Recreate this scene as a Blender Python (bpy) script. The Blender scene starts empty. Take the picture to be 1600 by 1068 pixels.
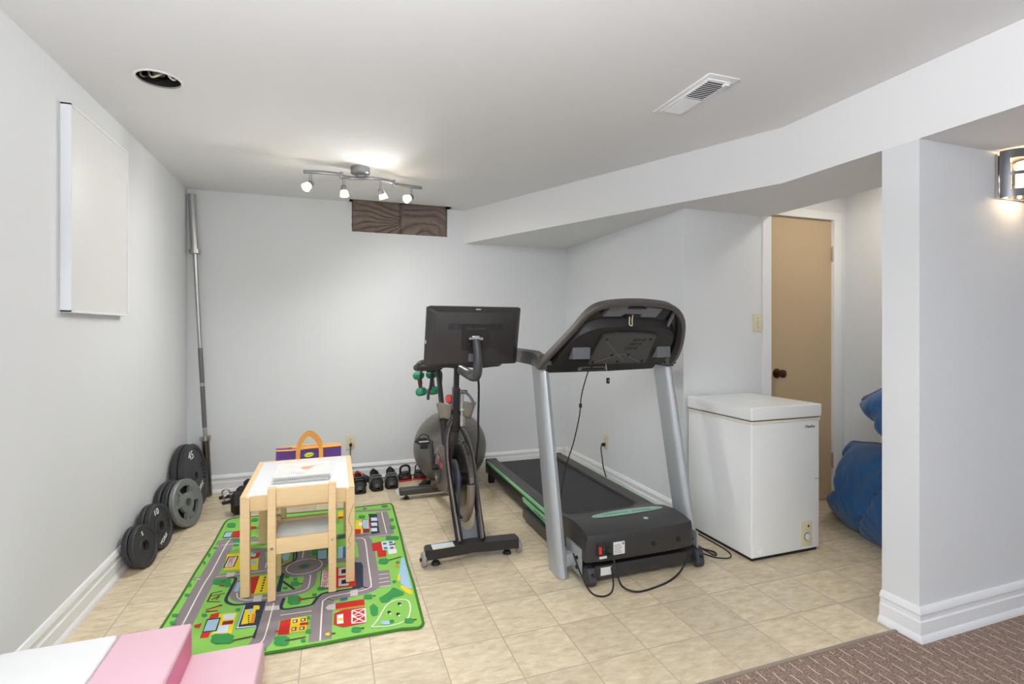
import bpy, bmesh, math, random
from mathutils import Matrix, Vector, noise
random.seed(7)
PI = math.pi
scn = bpy.context.scene
COL = scn.collection

def lin(c):
    c = c / 255.0
    return c / 12.92 if c <= 0.04045 else ((c + 0.055) / 1.055) ** 2.4
def rgb(r, g, b): return (lin(r), lin(g), lin(b), 1)

# ---------------------------------------------------------------- materials
def newmat(name):
    m = bpy.data.materials.new(name); m.use_nodes = True
    return m, m.node_tree.nodes, m.node_tree.links, m.node_tree.nodes['Principled BSDF']
MATS = {}
def mat(name, col, rough=0.6, metal=0.0, var=0.04, scale=30.0, bump=0.0, bscale=None, coat=0.0, emit=0.0, stretch=None, sheen=0.0, spec=None, trans=0.0, alpha=1.0):
    if name in MATS: return MATS[name]
    m, n, l, p = newmat(name)
    p.inputs['Roughness'].default_value = rough
    p.inputs['Metallic'].default_value = metal
    p.inputs['Coat Weight'].default_value = coat
    p.inputs['Sheen Weight'].default_value = sheen
    p.inputs['Transmission Weight'].default_value = trans
    p.inputs['Alpha'].default_value = alpha
    if spec is not None: p.inputs['Specular IOR Level'].default_value = spec
    tc = n.new('ShaderNodeTexCoord'); mp = n.new('ShaderNodeMapping')
    l.new(tc.outputs['Object'], mp.inputs['Vector'])
    if stretch: mp.inputs['Scale'].default_value = stretch
    ns = n.new('ShaderNodeTexNoise'); ns.inputs['Scale'].default_value = scale; ns.inputs['Detail'].default_value = 5
    l.new(mp.outputs[0], ns.inputs['Vector'])
    r = n.new('ShaderNodeMix'); r.data_type = 'RGBA'
    c = col
    r.inputs[6].default_value = (c[0]*(1-var), c[1]*(1-var), c[2]*(1-var), 1)
    r.inputs[7].default_value = (min(1, c[0]*(1+var)), min(1, c[1]*(1+var)), min(1, c[2]*(1+var)), 1)
    l.new(ns.outputs['Fac'], r.inputs[0])
    l.new(r.outputs[2], p.inputs['Base Color'])
    if emit:
        p.inputs['Emission Color'].default_value = c; p.inputs['Emission Strength'].default_value = emit
    if bump:
        b = n.new('ShaderNodeBump'); b.inputs['Strength'].default_value = bump; b.inputs['Distance'].default_value = 0.002
        n2 = n.new('ShaderNodeTexNoise'); n2.inputs['Scale'].default_value = bscale or scale*4
        l.new(mp.outputs[0], n2.inputs['Vector'])
        l.new(n2.outputs['Fac'], b.inputs['Height']); l.new(b.outputs[0], p.inputs['Normal'])
    MATS[name] = m
    return m

WALL = mat('wall_paint', rgb(226, 228, 229), 0.7, var=0.012, scale=3, bump=0.08, bscale=120)
CEIL = mat('ceiling_paint', rgb(232, 232, 232), 0.85, var=0.01, scale=2, bump=0.05, bscale=150)
TRIM = mat('trim_paint', rgb(238, 239, 240), 0.4, var=0.015, scale=8)
DOORM = mat('door_paint', rgb(196, 172, 138), 0.55, var=0.03, scale=6)
BLACKP = mat('black_plastic', rgb(34, 33, 33), 0.45, var=0.08, scale=40)
BLACKG = mat('gloss_black_plastic', rgb(26, 27, 30), 0.22, var=0.06, scale=20)
DGREY = mat('dark_grey_plastic', rgb(72, 70, 68), 0.5, var=0.06, scale=60, bump=0.1)
MGREY = mat('mid_grey_plastic', rgb(104, 107, 112), 0.5, var=0.05)
RUBBER = mat('rubber', rgb(34, 33, 33), 0.75, var=0.1)
SILVER = mat('silver_paint', rgb(170, 174, 176), 0.42, metal=0.35, var=0.03)
CHROME = mat('steel', rgb(190, 190, 188), 0.28, metal=1.0, var=0.08, scale=15)
DSTEEL = mat('dark_steel', rgb(120, 118, 114), 0.25, metal=1.0, var=0.1)
IRON = mat('black_iron', rgb(60, 59, 62), 0.5, metal=0.25, var=0.22, scale=45, bump=0.5, bscale=160)
GIRON = mat('grey_iron', rgb(136, 141, 137), 0.45, metal=0.4, var=0.25, scale=35, bump=0.4, bscale=120)
WHITE = mat('white_paint_mark', rgb(235, 235, 232), 0.6)
WLAB = mat('white_label', rgb(226, 226, 222), 0.6)
GREEN = mat('green_stripe', rgb(136, 208, 150), 0.45)
GREENP = mat('pale_green_decal', rgb(160, 205, 182), 0.45)
APPL = mat('appliance_white', rgb(243, 244, 243), 0.35, var=0.012, scale=3, coat=0.2)
CREAM = mat('cream_plastic', rgb(224, 215, 184), 0.45)
PINE = mat('pine_wood', rgb(236, 204, 154), 0.5, var=0.1, scale=9, stretch=(1, 1, 9))
PINEX = mat('pine_wood_cross', rgb(238, 208, 158), 0.5, var=0.1, scale=9, stretch=(1, 9, 9))
PINEY = mat('pine_wood_deep', rgb(236, 204, 154), 0.5, var=0.1, scale=9, stretch=(9, 1, 9))
LAMW = mat('white_laminate', rgb(238, 240, 242), 0.3, var=0.008)
PAPER = mat('paper', rgb(242, 242, 240), 0.7)
PURPLE = mat('purple_nylon', rgb(104, 62, 148), 0.6, var=0.16, scale=25, bump=0.3)
ORANGE = mat('orange_webbing', rgb(240, 170, 78), 0.65, var=0.08)
BLUEB = mat('blue_nylon', rgb(34, 88, 142), 0.45, var=0.04, scale=6, bump=0.05, sheen=0.2)
PINKV = mat('pink_vinyl', rgb(230, 190, 202), 0.5, var=0.02, scale=6, bump=0.1, bscale=20)
WHITEV = mat('white_vinyl', rgb(240, 240, 240), 0.45, var=0.01)
BALLM = mat('ball_rubber', rgb(104, 100, 94), 0.33, var=0.06, scale=8)
RED = mat('red_plastic', rgb(214, 48, 44), 0.45)
PINKR = mat('coral_plastic', rgb(232, 82, 82), 0.4)
TEAL = mat('green_vinyl', rgb(40, 140, 104), 0.45)
BROWNF = mat('brown_fabric', rgb(134, 118, 108), 0.85, var=0.3, scale=30, bump=0.8, bscale=90, sheen=0.3)
BRONZE = mat('bronze', rgb(84, 56, 38), 0.3, metal=0.8)
BRUSHED = mat('brushed_nickel', rgb(150, 150, 152), 0.35, metal=0.7)
GLOW = mat('lit_bulb', (1, .86, .62, 1), 0.4, emit=12, var=0)
GLOW2 = mat('lit_sconce_glass', (1, .80, .50, 1), 0.4, emit=2.6, var=0)
GLOWF = mat('lit_spot_glass', (1, .78, .42, 1), 0.5, emit=1.5, var=0)
MIRROR = mat('mirror_strip', rgb(200, 196, 190), 0.12, metal=1.0, var=0)
BEIGEP = mat('smoke_grey_plastic', rgb(140, 132, 122), 0.4, var=0.05)
TAUPE = mat('taupe_shell', rgb(80, 75, 72), 0.4, var=0.05)

def floor_mat():
    m, n, l, p = newmat('vinyl_tile')
    tc = n.new('ShaderNodeTexCoord'); sx = n.new('ShaderNodeSeparateXYZ'); l.new(tc.outputs['Object'], sx.inputs[0])
    def math_(op, a, b=None, c=None):
        q = n.new('ShaderNodeMath'); q.operation = op
        for i, v in enumerate((a, b, c)):
            if v is None: continue
            if isinstance(v, (int, float)): q.inputs[i].default_value = v
            else: l.new(v, q.inputs[i])
        return q.outputs[0]
    u = math_('DIVIDE', math_('SUBTRACT', sx.outputs[0], 0.383), 0.2485)
    v = math_('DIVIDE', math_('SUBTRACT', sx.outputs[1], 1.672), 0.2547)
    fu, fv = math_('FLOOR', u), math_('FLOOR', v)
    du = math_('ABSOLUTE', math_('SUBTRACT', math_('FRACT', u), 0.5))
    dv = math_('ABSOLUTE', math_('SUBTRACT', math_('FRACT', v), 0.5))
    g = math_('GREATER_THAN', math_('MAXIMUM', du, dv), 0.4915)
    cm = n.new('ShaderNodeCombineXYZ'); l.new(fu, cm.inputs[0]); l.new(fv, cm.inputs[1])
    wn = n.new('ShaderNodeTexWhiteNoise'); l.new(cm.outputs[0], wn.inputs['Vector'])
    ad = n.new('ShaderNodeVectorMath'); ad.operation = 'ADD'; l.new(tc.outputs['Object'], ad.inputs[0]); l.new(wn.outputs['Color'], ad.inputs[1])
    mp = n.new('ShaderNodeMapping'); mp.inputs['Scale'].default_value = (7, 17, 1); mp.inputs['Rotation'].default_value = (0, 0, 0.35); l.new(ad.outputs[0], mp.inputs[0])
    ns = n.new('ShaderNodeTexNoise'); ns.inputs['Scale'].default_value = 2.2; ns.inputs['Detail'].default_value = 8; ns.inputs['Roughness'].default_value = .65; ns.inputs['Distortion'].default_value = .35
    l.new(mp.outputs[0], ns.inputs['Vector'])
    cr = n.new('ShaderNodeValToRGB'); e = cr.color_ramp.elements
    e[0].position = .28; e[0].color = rgb(198, 178, 146); e[1].position = .74; e[1].color = rgb(240, 228, 200)
    a = e.new(.45); a.color = rgb(218, 200, 168); a = e.new(.58); a.color = rgb(228, 212, 182)
    l.new(ns.outputs['Fac'], cr.inputs[0])
    tv = math_('ADD', math_('MULTIPLY', wn.outputs['Value'], 0.20), 0.82)
    hs = n.new('ShaderNodeHueSaturation'); hs.inputs['Saturation'].default_value = 1.0; l.new(tv, hs.inputs['Value']); l.new(cr.outputs[0], hs.inputs['Color'])
    mx = n.new('ShaderNodeMix'); mx.data_type = 'RGBA'; l.new(g, mx.inputs[0]); l.new(hs.outputs[0], mx.inputs[6]); mx.inputs[7].default_value = rgb(178, 160, 138)
    l.new(mx.outputs[2], p.inputs['Base Color'])
    p.inputs['Roughness'].default_value = .42
    b = n.new('ShaderNodeBump'); b.inputs['Strength'].default_value = .25; b.inputs['Distance'].default_value = .003
    h = math_('SUBTRACT', math_('MULTIPLY', ns.outputs['Fac'], .5), g); l.new(h, b.inputs['Height']); l.new(b.outputs[0], p.inputs['Normal'])
    return m
def carpet_mat():
    m, n, l, p = newmat('brown_carpet')
    tc = n.new('ShaderNodeTexCoord'); sx = n.new('ShaderNodeSeparateXYZ')
    nz = n.new('ShaderNodeTexNoise'); nz.inputs['Scale'].default_value = 14
    l.new(tc.outputs['Object'], nz.inputs['Vector'])
    vm = n.new('ShaderNodeVectorMath'); vm.operation = 'MULTIPLY_ADD'; l.new(nz.outputs['Color'], vm.inputs[0]); vm.inputs[1].default_value = (.014, .014, 0); l.new(tc.outputs['Object'], vm.inputs[2])
    l.new(vm.outputs[0], sx.inputs[0])
    def math_(op, a, b=None):
        q = n.new('ShaderNodeMath'); q.operation = op
        for i, v in enumerate((a, b)):
            if v is None: continue
            if isinstance(v, (int, float)): q.inputs[i].default_value = v
            else: l.new(v, q.inputs[i])
        return q.outputs[0]
    u = math_('DIVIDE', sx.outputs[0], .050)
    row = math_('FLOOR', u)
    v = math_('ADD', math_('DIVIDE', sx.outputs[1], .078), math_('MULTIPLY', row, .37))
    a = math_('LESS_THAN', math_('ABSOLUTE', math_('SUBTRACT', math_('FRACT', u), .5)), .036)
    b = math_('LESS_THAN', math_('ABSOLUTE', math_('SUBTRACT', math_('FRACT', v), .5)), .36)
    d = math_('MULTIPLY', a, b)
    n2 = n.new('ShaderNodeTexNoise'); n2.inputs['Scale'].default_value = 260; n2.inputs['Detail'].default_value = 4; l.new(tc.outputs['Object'], n2.inputs['Vector'])
    cr = n.new('ShaderNodeValToRGB'); cr.color_ramp.elements[0].color = rgb(112, 90, 80); cr.color_ramp.elements[0].position = .35
    cr.color_ramp.elements[1].color = rgb(184, 158, 144); cr.color_ramp.elements[1].position = .68; l.new(n2.outputs['Fac'], cr.inputs[0])
    mx = n.new('ShaderNodeMix'); mx.data_type = 'RGBA'; l.new(d, mx.inputs[0]); l.new(cr.outputs[0], mx.inputs[6]); mx.inputs[7].default_value = rgb(232, 210, 186)
    l.new(mx.outputs[2], p.inputs['Base Color']); p.inputs['Roughness'].default_value = .95
    bp = n.new('ShaderNodeBump'); bp.inputs['Strength'].default_value = .8; bp.inputs['Distance'].default_value = .006; l.new(n2.outputs['Fac'], bp.inputs['Height']); l.new(bp.outputs[0], p.inputs['Normal'])
    return m

# ---------------------------------------------------------------- mesh builder
class MB:
    def __init__(s): s.v, s.f, s.s, s.m, s.cur, s.T = [], [], [], [], 0, None
    def mi(s, i): s.cur = i; return s
    def xf(s, T): s.T = T; return s
    def add(s, vs, fs, smooth=False):
        o = len(s.v)
        s.v += [(s.T @ Vector(v))[:] if s.T else tuple(v) for v in vs]
        for f in fs:
            s.f.append(tuple(i + o for i in f)); s.s.append(smooth); s.m.append(s.cur)
        return s
    def box(s, x0, x1, y0, y1, z0, z1, bev=0.0, seg=2, taper=None):
        vs = [(x0, y0, z0), (x1, y0, z0), (x1, y1, z0), (x0, y1, z0), (x0, y0, z1), (x1, y0, z1), (x1, y1, z1), (x0, y1, z1)]
        if taper:
            cx, cy = (x0+x1)/2, (y0+y1)/2
            vs = vs[:4] + [(cx+(x-cx)*taper[0], cy+(y-cy)*taper[1], z) for x, y, z in vs[4:]]
        fs = [(0, 3, 2, 1), (4, 5, 6, 7), (0, 1, 5, 4), (1, 2, 6, 5), (2, 3, 7, 6), (3, 0, 4, 7)]
        if not bev: return s.add(vs, fs)
        b = bmesh.new(); bv = [b.verts.new(v) for v in vs]
        for f in fs: b.faces.new([bv[i] for i in f])
        bmesh.ops.bevel(b, geom=b.edges[:], offset=bev, segments=seg, profile=.6, affect='EDGES', clamp_overlap=True)
        return s.frombm(b, seg > 2)
    def frombm(s, b, smooth=False):
        b.verts.ensure_lookup_table(); b.verts.index_update()
        s.add([v.co[:] for v in b.verts], [[v.index for v in f.verts] for f in b.faces], smooth); b.free(); return s
    def cb(s, c, d, bev=0.0, seg=2): return s.box(c[0]-d[0]/2, c[0]+d[0]/2, c[1]-d[1]/2, c[1]+d[1]/2, c[2]-d[2]/2, c[2]+d[2]/2, bev, seg)
    def bar(s, p, q, w, h, bev=0.0, up=(0, 0, 1)):
        """box from p to q, w wide (sideways), h high (towards up)"""
        p, q = Vector(p), Vector(q); d = q - p; L = d.length; y = d / L; u = Vector(up)
        x = y.cross(u).normalized(); z = x.cross(y)
        M = Matrix((x, y, z)).transposed().to_4x4(); M.translation = p
        o = s.T; s.T = (o @ M) if o else M
        s.box(-w/2, w/2, 0, L, -h/2, h/2, bev); s.T = o; return s
    def tube(s, pts, r, n=10, closed=False, smooth=0, cap=True, flat=1.0):
        P = [Vector(p) for p in pts]
        if smooth and len(P) > 2: P = catmull(P, smooth, closed); 
        N = len(P)
        if isinstance(r, (list, tuple)):
            R = [r[min(len(r)-1, int(i*(len(r)-1)/(N-1)))] + (r[min(len(r)-1, int(i*(len(r)-1)/(N-1))+1)] - r[min(len(r)-1, int(i*(len(r)-1)/(N-1)))])*((i*(len(r)-1)/(N-1)) % 1) for i in range(N)]
        else: R = [r]*N
        vs, fs = [], []; up = None
        for i in range(N):
            a = P[(i-1) % N] if (closed or i) else P[0]; b = P[(i+1) % N] if (closed or i < N-1) else P[-1]
            t = (b - a).normalized()
            if up is None: up = Vector((0, 0, 1)) if abs(t.z) < .9 else Vector((1, 0, 0))
            x = t.cross(up).normalized(); up = x.cross(t).normalized()
            for k in range(n):
                an = 2*PI*k/n; vs.append((P[i] + (x*math.cos(an) + up*math.sin(an)*flat)*R[i])[:])
        M = N if closed else N-1
        for i in range(M):
            for k in range(n):
                a = i*n+k; b = i*n+(k+1) % n; c = ((i+1) % N)*n+(k+1) % n; d = ((i+1) % N)*n+k
                fs.append((a, b, c, d))
        s.add(vs, fs, True)
        if cap and not closed:
            s.add(vs[:n], [tuple(range(n))[::-1]]); s.add(vs[-n:], [tuple(range(n))])
        return s
    def cyl(s, p, q, r, r2=None, n=20): return s.tube([p, q], [r, r if r2 is None else r2], n)
    def lathe(s, prof, n=28, axis='Z', sharp=True):
        """prof: list of (r, h); revolved about axis"""
        for i in range(len(prof)-1):
            vs = []
            for r, h in prof[i:i+2]:
                for k in range(n):
                    a = 2*PI*k/n; c, d = r*math.cos(a), r*math.sin(a)
                    vs.append((c, d, h) if axis == 'Z' else ((c, h, d) if axis == 'Y' else (h, c, d)))
            s.add(vs, [(k, (k+1) % n, n+(k+1) % n, n+k) for k in range(n)], True)
        return s
    def prism(s, poly, h0, h1, plane='XY'):
        n = len(poly)
        def P(a, b, h): return (a, b, h) if plane == 'XY' else ((a, h, b) if plane == 'XZ' else (h, a, b))
        s.add([P(a, b, h0) for a, b in poly] + [P(a, b, h1) for a, b in poly],
              [tuple(range(n))[::-1], tuple(range(n, 2*n))] + [(i, (i+1) % n, n+(i+1) % n, n+i) for i in range(n)])
        return s
    def sph(s, c, r, n=20, m=12, fn=None):
        if not isinstance(r, (tuple, list)): r = (r, r, r)
        vs = []; fs = []
        for j in range(m+1):
            ph = PI*j/m
            for k in range(n):
                th = 2*PI*k/n; d = Vector((math.sin(ph)*math.cos(th), math.sin(ph)*math.sin(th), math.cos(ph)))
                q = Vector((c[0]+d.x*r[0], c[1]+d.y*r[1], c[2]+d.z*r[2]))
                if fn: q = fn(q, d)
                vs.append(q[:])
        for j in range(m):
            for k in range(n): fs.append((j*n+k, (j+1)*n+k, (j+1)*n+(k+1) % n, j*n+(k+1) % n))
        return s.add(vs, fs, True)
    def grid(s, fn, nu, nv, smooth=True):
        vs = [fn(i/nu, j/nv) for j in range(nv+1) for i in range(nu+1)]
        fs = [(j*(nu+1)+i, j*(nu+1)+i+1, (j+1)*(nu+1)+i+1, (j+1)*(nu+1)+i) for j in range(nv) for i in range(nu)]
        return s.add([tuple(v) for v in vs], fs, smooth)
    def text(s, txt, size, M, depth=.0008, sx=1.0):
        cu = bpy.data.curves.new('t', 'FONT'); cu.body = txt; cu.size = size; cu.extrude = depth; cu.align_x = 'CENTER'; cu.align_y = 'CENTER'; cu.resolution_u = 3
        o = bpy.data.objects.new('t', cu); COL.objects.link(o)
        dg = bpy.context.evaluated_depsgraph_get(); dg.update()
        me = bpy.data.meshes.new_from_object(o.evaluated_get(dg))
        old = s.T; A = M @ Matrix.Diagonal((sx, 1, 1, 1)); s.T = (old @ A) if old else A
        s.add([v.co[:] for v in me.vertices], [tuple(p.vertices) for p in me.polygons]); s.T = old
        bpy.data.objects.remove(o); bpy.data.curves.remove(cu); bpy.data.meshes.remove(me)
        return s
def catmull(P, k, closed=False):
    out = []; N = len(P); M = N if closed else N-1
    for i in range(M):
        p0 = P[(i-1) % N] if (closed or i) else P[0]*2-P[1]; p1 = P[i]; p2 = P[(i+1) % N]
        p3 = P[(i+2) % N] if (closed or i+2 < N) else P[-1]*2-P[-2]
        for j in range(k):
            t = j/k
            out.append(.5*((2*p1)+(p2-p0)*t+(2*p0-5*p1+4*p2-p3)*t*t+(3*p1-p0-3*p2+p3)*t**3))
    if not closed: out.append(P[-1])
    return out
def frame(o, x, y, z):
    M = Matrix((Vector(x).normalized(), Vector(y).normalized(), Vector(z).normalized())).transposed().to_4x4(); M.translation = Vector(o); return M
def TR(x, y, z, rx=0, ry=0, rz=0):
    return Matrix.Translation((x, y, z)) @ Matrix.Rotation(rz, 4, 'Z') @ Matrix.Rotation(ry, 4, 'Y') @ Matrix.Rotation(rx, 4, 'X')

WM = {}
def obj(name, mb, mats, parent=None, world=False, label=None, origin=None, merge=True):
    me = bpy.data.meshes.new(name)
    vs = mb.v
    Mi = None
    if parent is not None:
        if world: Mi = WM[parent].inverted()
    elif origin is not None: Mi = Matrix.Translation(-Vector(origin))
    if Mi is not None: vs = [(Mi @ Vector(v))[:] for v in vs]
    me.from_pydata(vs, [], mb.f)
    me.polygons.foreach_set('use_smooth', mb.s); me.polygons.foreach_set('material_index', mb.m)
    if not isinstance(mats, (list, tuple)): mats = [mats]
    for m in mats: me.materials.append(m)
    bm = bmesh.new(); bm.from_mesh(me)
    if merge: bmesh.ops.remove_doubles(bm, verts=bm.verts, dist=1e-6)
    bmesh.ops.recalc_face_normals(bm, faces=bm.faces); bm.to_mesh(me); bm.free(); me.set_sharp_from_angle(angle=.66); me.update()
    o = bpy.data.objects.new(name, me); COL.objects.link(o)
    if parent is not None:
        o.parent = parent; WM[o] = WM[parent]
    else:
        if origin is not None: o.location = origin
        WM[o] = Matrix.Translation(origin) if origin is not None else Matrix()
    if label: o['label'] = label
    return o
def thing(name, label, cat, M, group=None):
    o = bpy.data.objects.new(name, None); COL.objects.link(o); o.empty_display_size = .05
    if not isinstance(M, Matrix): M = Matrix.Translation(M)
    o.matrix_basis = M; WM[o] = M.copy(); o['label'] = label; o['category'] = cat
    if group: o['group'] = group
    return o
def tag(o, label, cat, group=None):
    o['label'] = label; o['category'] = cat
    if group: o['group'] = group
    return o
def struct(name, mb, mats, label=None):
    o = obj(name, mb, mats, merge=False); o['kind'] = 'structure'
    if label: o['label'] = label
    return o
def dup(root, M, label, group=None):
    r = root.copy(); COL.objects.link(r); r.matrix_basis = M; WM[r] = M.copy(); r['label'] = label
    if group: r['group'] = group
    for ch in list(root.children):
        c = ch.copy(); COL.objects.link(c); c.parent = r
        for g in ch.children:
            d = g.copy(); COL.objects.link(d); d.parent = c
    return r
# ================================================================ setting
H = 2.25; XL = -1.015; YB = 4.34; XR = 2.045; ZS = 1.965; XB = 2.17
b = MB(); b.box(-1.115, 4.6, 1.44, 4.44, -.1, 0); struct('floor', b, floor_mat(), 'beige vinyl tile floor')
b = MB(); b.box(-1.115, 4.6, -2.6, 1.44, -.1, .002); struct('floor_carpet', b, carpet_mat(), 'brown carpet with pale dashes')
b = MB(); b.box(.9, 2.16, 1.432, 1.446, 0, .007, .002); struct('trim_4', b, mat('transition_strip', rgb(150, 136, 122), .5), 'carpet edge strip')

b = MB(); b.box(-1.115, XL, .1, 4.44, 0, 2.45); b.box(-1.115, XL, -2.6, -1.9, 0, 2.45); b.box(-1.115, XL, -1.9, .1, 0, .6); b.box(-1.115, XL, -1.9, .1, 2.0, 2.45); struct('wall_left', b, WALL)
b = MB()
for a in (-1.9, -.92, .06): b.box(-1.10, -1.04, a, a+.04, .6, 2.0)
b.box(-1.10, -1.04, -1.9, .1, .6, .64); b.box(-1.10, -1.04, -1.9, .1, 1.96, 2.0); struct('window_3', b, TRIM)  # unseen side opening, added so fill light can enter
NX0, NX1, NZ, NY = .140, .925, 2.012, 4.25
b = MB()
b.box(XL, NX0, YB, 4.44, 0, 2.25); b.box(NX1, 4.6, YB, 4.44, 0, 2.25); b.box(NX0, NX1, YB, 4.44, 0, NZ)
struct('wall_back', b, WALL)
b = MB(); b.box(XR, XR+.1, 2.74, YB, 0, H); b.box(XR, 2.735, 2.64, 2.74, 0, H)
struct('wall_right', b, WALL)
b = MB(); b.box(2.735, 3.40, 2.70, 2.80, 2.03, H); b.box(3.40, 3.49, 2.70, 2.80, 0, H)
struct('wall_alcove', b, WALL)
b = MB(); b.box(3.49, 3.59, 1.50, 2.80, 0, H); struct('wall_alcove_side', b, WALL)
b = MB(); b.box(XB, 4.6, 1.37, 1.515, 0, ZS); struct('wall_partition', b, WALL)
b = MB(); b.box(4.5, 4.6, -2.6, 1.37, 0, H); struct('wall_far_right', b, WALL)
# rear wall behind the camera with two window openings added for fill light
b = MB(); b.box(-1.115, 4.6, -2.6, -2.5, 0, .55); b.box(-1.115, 4.6, -2.6, -2.5, 2.1, H)
for x0, x1 in ((-1.115, -.75), (1.25, 1.65), (3.65, 4.6)): b.box(x0, x1, -2.6, -2.5, .55, 2.1)
struct('wall_rear', b, WALL)
for i, (x0, x1) in enumerate(((-.75, 1.25), (1.65, 3.65))):
    b = MB()
    for a in (x0, (x0+x1)/2-.02, x1-.04): b.box(a, a+.04, -2.58, -2.52, .55, 2.1)
    b.box(x0, x1, -2.58, -2.52, .55, .59); b.box(x0, x1, -2.58, -2.52, 2.06, 2.1)
    struct('window_%d' % (i+1), b, TRIM)  # frames of the added openings, out of view
# ceiling with a round lamp hole and the notch over the window well
def holeplate(mb, cx, cy, r, s, z0, z1, n=32):
    vs = []
    for k in range(n):
        a = 2*PI*(k+.5)/n; c, d = math.cos(a), math.sin(a); m = s/max(abs(c), abs(d))
        for z in (z0, z1): vs.append((cx+r*c, cy+r*d, z)); vs.append((cx+m*c, cy+m*d, z))
    fs = []
    for k in range(n):
        a = 4*k; e = 4*((k+1) % n)
        fs += [(a, a+1, e+1, e), (a+2, e+2, e+3, a+3), (a, e, e+2, a+2)]
    # corners
    mb.add(vs, fs)
    for sx in (-1, 1):
        for sy in (-1, 1):
            c0 = (cx+sx*s, cy+sy*s)
            near = sorted([v for v in vs if abs(v[2]-z0) < 1e-9], key=lambda v: (v[0]-c0[0])**2+(v[1]-c0[1])**2)[:2]
            mb.add([(c0[0], c0[1], z0), near[0], near[1]], [(0, 1, 2)])
HX, HY, HS = -.682, 2.481, .12
b = MB(); zc = 2.35
b.box(-1.115, 4.6, -2.6, HY-HS, H, zc); b.box(-1.115, HX-HS, HY-HS, HY+HS, H, zc); b.box(HX+HS, 4.6, HY-HS, HY+HS, H, zc)
b.box(-1.115, 4.6, HY+HS, NY, H, zc); b.box(-1.115, NX0, NY, 4.44, H, zc); b.box(NX1, 4.6, NY, 4.44, H, zc)
holeplate(b, HX, HY, .082, HS, H, zc)
struct('ceiling', b, CEIL)
# beam / dropped soffit
b = MB()
b.prism([(1.075, YB), (XB, 2.02), (XB, -2.5), (2.72, -2.5), (2.72, 2.64), (XR, 2.64), (XR, YB)], ZS, H)
struct('ceiling_soffit', b, CEIL, 'dropped white ceiling bulkhead')
b = MB(); b.box(2.72, 4.5, -2.5, 1.515, ZS, H); struct('ceiling_soffit_near', b, CEIL)

# baseboards
BP = [(0, 0), (.028, 0), (.028, .008), (.024, .020), (.017, .028), (.016, .075), (.011, .080), (.010, .098), (.016, .104), (.016, .112), (.006, .128), (0, .130)]
def baseboard(name, pts, hs=1.0, inset=False):
    """pts: floor polyline; board sits to the right-hand side of travel"""
    P = [Vector((x, y)) for x, y in pts]; rows = []
    for i, p in enumerate(P):
        d0 = (P[i]-P[i-1]).normalized() if i else (P[1]-P[0]).normalized()
        d1 = (P[i+1]-P[i]).normalized() if i < len(P)-1 else d0
        n0, n1 = Vector((d0.y, -d0.x)), Vector((d1.y, -d1.x)); m = (n0+n1)
        m = m/(m.length**2)*2 if m.length > 0 else n0
        rows.append([(p.x+m.x*a, p.y+m.y*a, z*hs) for a, z in BP])
    b = MB(); k = len(BP)
    for i in range(len(P)-1): b.add(rows[i]+rows[i+1], [(j, (j+1) % k, k+(j+1) % k, k+j) for j in range(k)])
    b.add(rows[0], [tuple(range(k))]); b.add(rows[-1], [tuple(range(k))])
    return struct(name, b, TRIM, 'white moulded baseboard')
baseboard('baseboard_left', [(XL, 1.44), (XL, YB)])
baseboard('baseboard_back', [(XL+.029, YB), (XR-.029, YB)])
baseboard('baseboard_right', [(XR, YB), (XR, 2.66)])
baseboard('baseboard_column', [(XB, 1.515), (XB, 1.37), (4.49, 1.37)][::1]) 
baseboard('baseboard_alcove', [(3.49, 2.69), (3.49, 1.52)])

# door, casing
d = obj('door_1', MB().box(2.776, 3.368, 2.712, 2.752, .012, 1.992), DOORM); d['kind'] = 'structure'; d['label'] = 'flat tan door with a bronze knob'
k = MB().xf(TR(2.862, 2.712, .918)); k.lathe([(0, 0), (.033, 0), (.033, -.006), (.014, -.012), (.012, -.028), (.02, -.034), (.029, -.048), (.026, -.062), (.012, -.068), (0, -.069)], 24, 'Y')
obj('door_knob', k, BRONZE, d, label='round bronze door knob')
for z in (1.755, .284):
    h = MB(); h.box(3.366, 3.382, 2.700, 2.712, z-.05, z+.05, .002); h.cyl((3.372, 2.700, z-.055), (3.372, 2.700, z+.055), .007, n=10)
    obj('hinge', h, mat('hinge_metal', rgb(196, 188, 168), .35, metal=.6), d)
b = MB()
for x0, x1 in ((2.737, 2.774), (3.37, 3.437)): b.box(x0, x1, 2.686, 2.80, 0, 1.996, .002)
b.box(2.737, 3.437, 2.686, 2.80, 1.996, 2.052, .002)
struct('trim_1', b, TRIM, 'white door casing')
b = MB(); b.box(2.664, 2.735, 2.632, 2.64, 0, ZS); struct('trim_2', b, TRIM)
# window well with brown fabric
b = MB(); b.box(NX0-.02, NX0, NY, 4.44, H, 2.33); b.box(NX1, NX1+.02, NY, 4.44, H, 2.33)
b.box(NX0-.02, NX1+.02, 4.42, 4.44, NZ, 2.33); b.box(NX0-.02, NX1+.02, NY-.02, 4.44, 2.31, 2.33)
struct('trim_3', b, WALL)
def fab(u, v):
    x = NX0+.006+u*(NX1-NX0-.012); z = NZ+.004+v*.29
    seam = .5
    nz_ = .25*noise.noise(Vector((u*4, v*3, 7)))
    if u < seam: ph = math.atan2(v-.32, .56-u)*3.0+nz_*2.5+(.5-u)*1.5
    else: ph = math.hypot((u-.74)*1.7, v+.12)*4.4+nz_*3
    cre = 1-abs(math.sin(ph*PI))
    edge = min(1, 9*min(u, 1-u)+.1)
    y = 4.352 + .030*cre**2.2*edge + .018*noise.noise(Vector((u*7, v*4, 3))) + .030*math.exp(-((u-seam)/.014)**2) + .02*(1-edge)
    y -= .012*math.sin(PI*v)
    return (x, y, z + .006*noise.noise(Vector((u*12, 1, v))))
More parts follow.
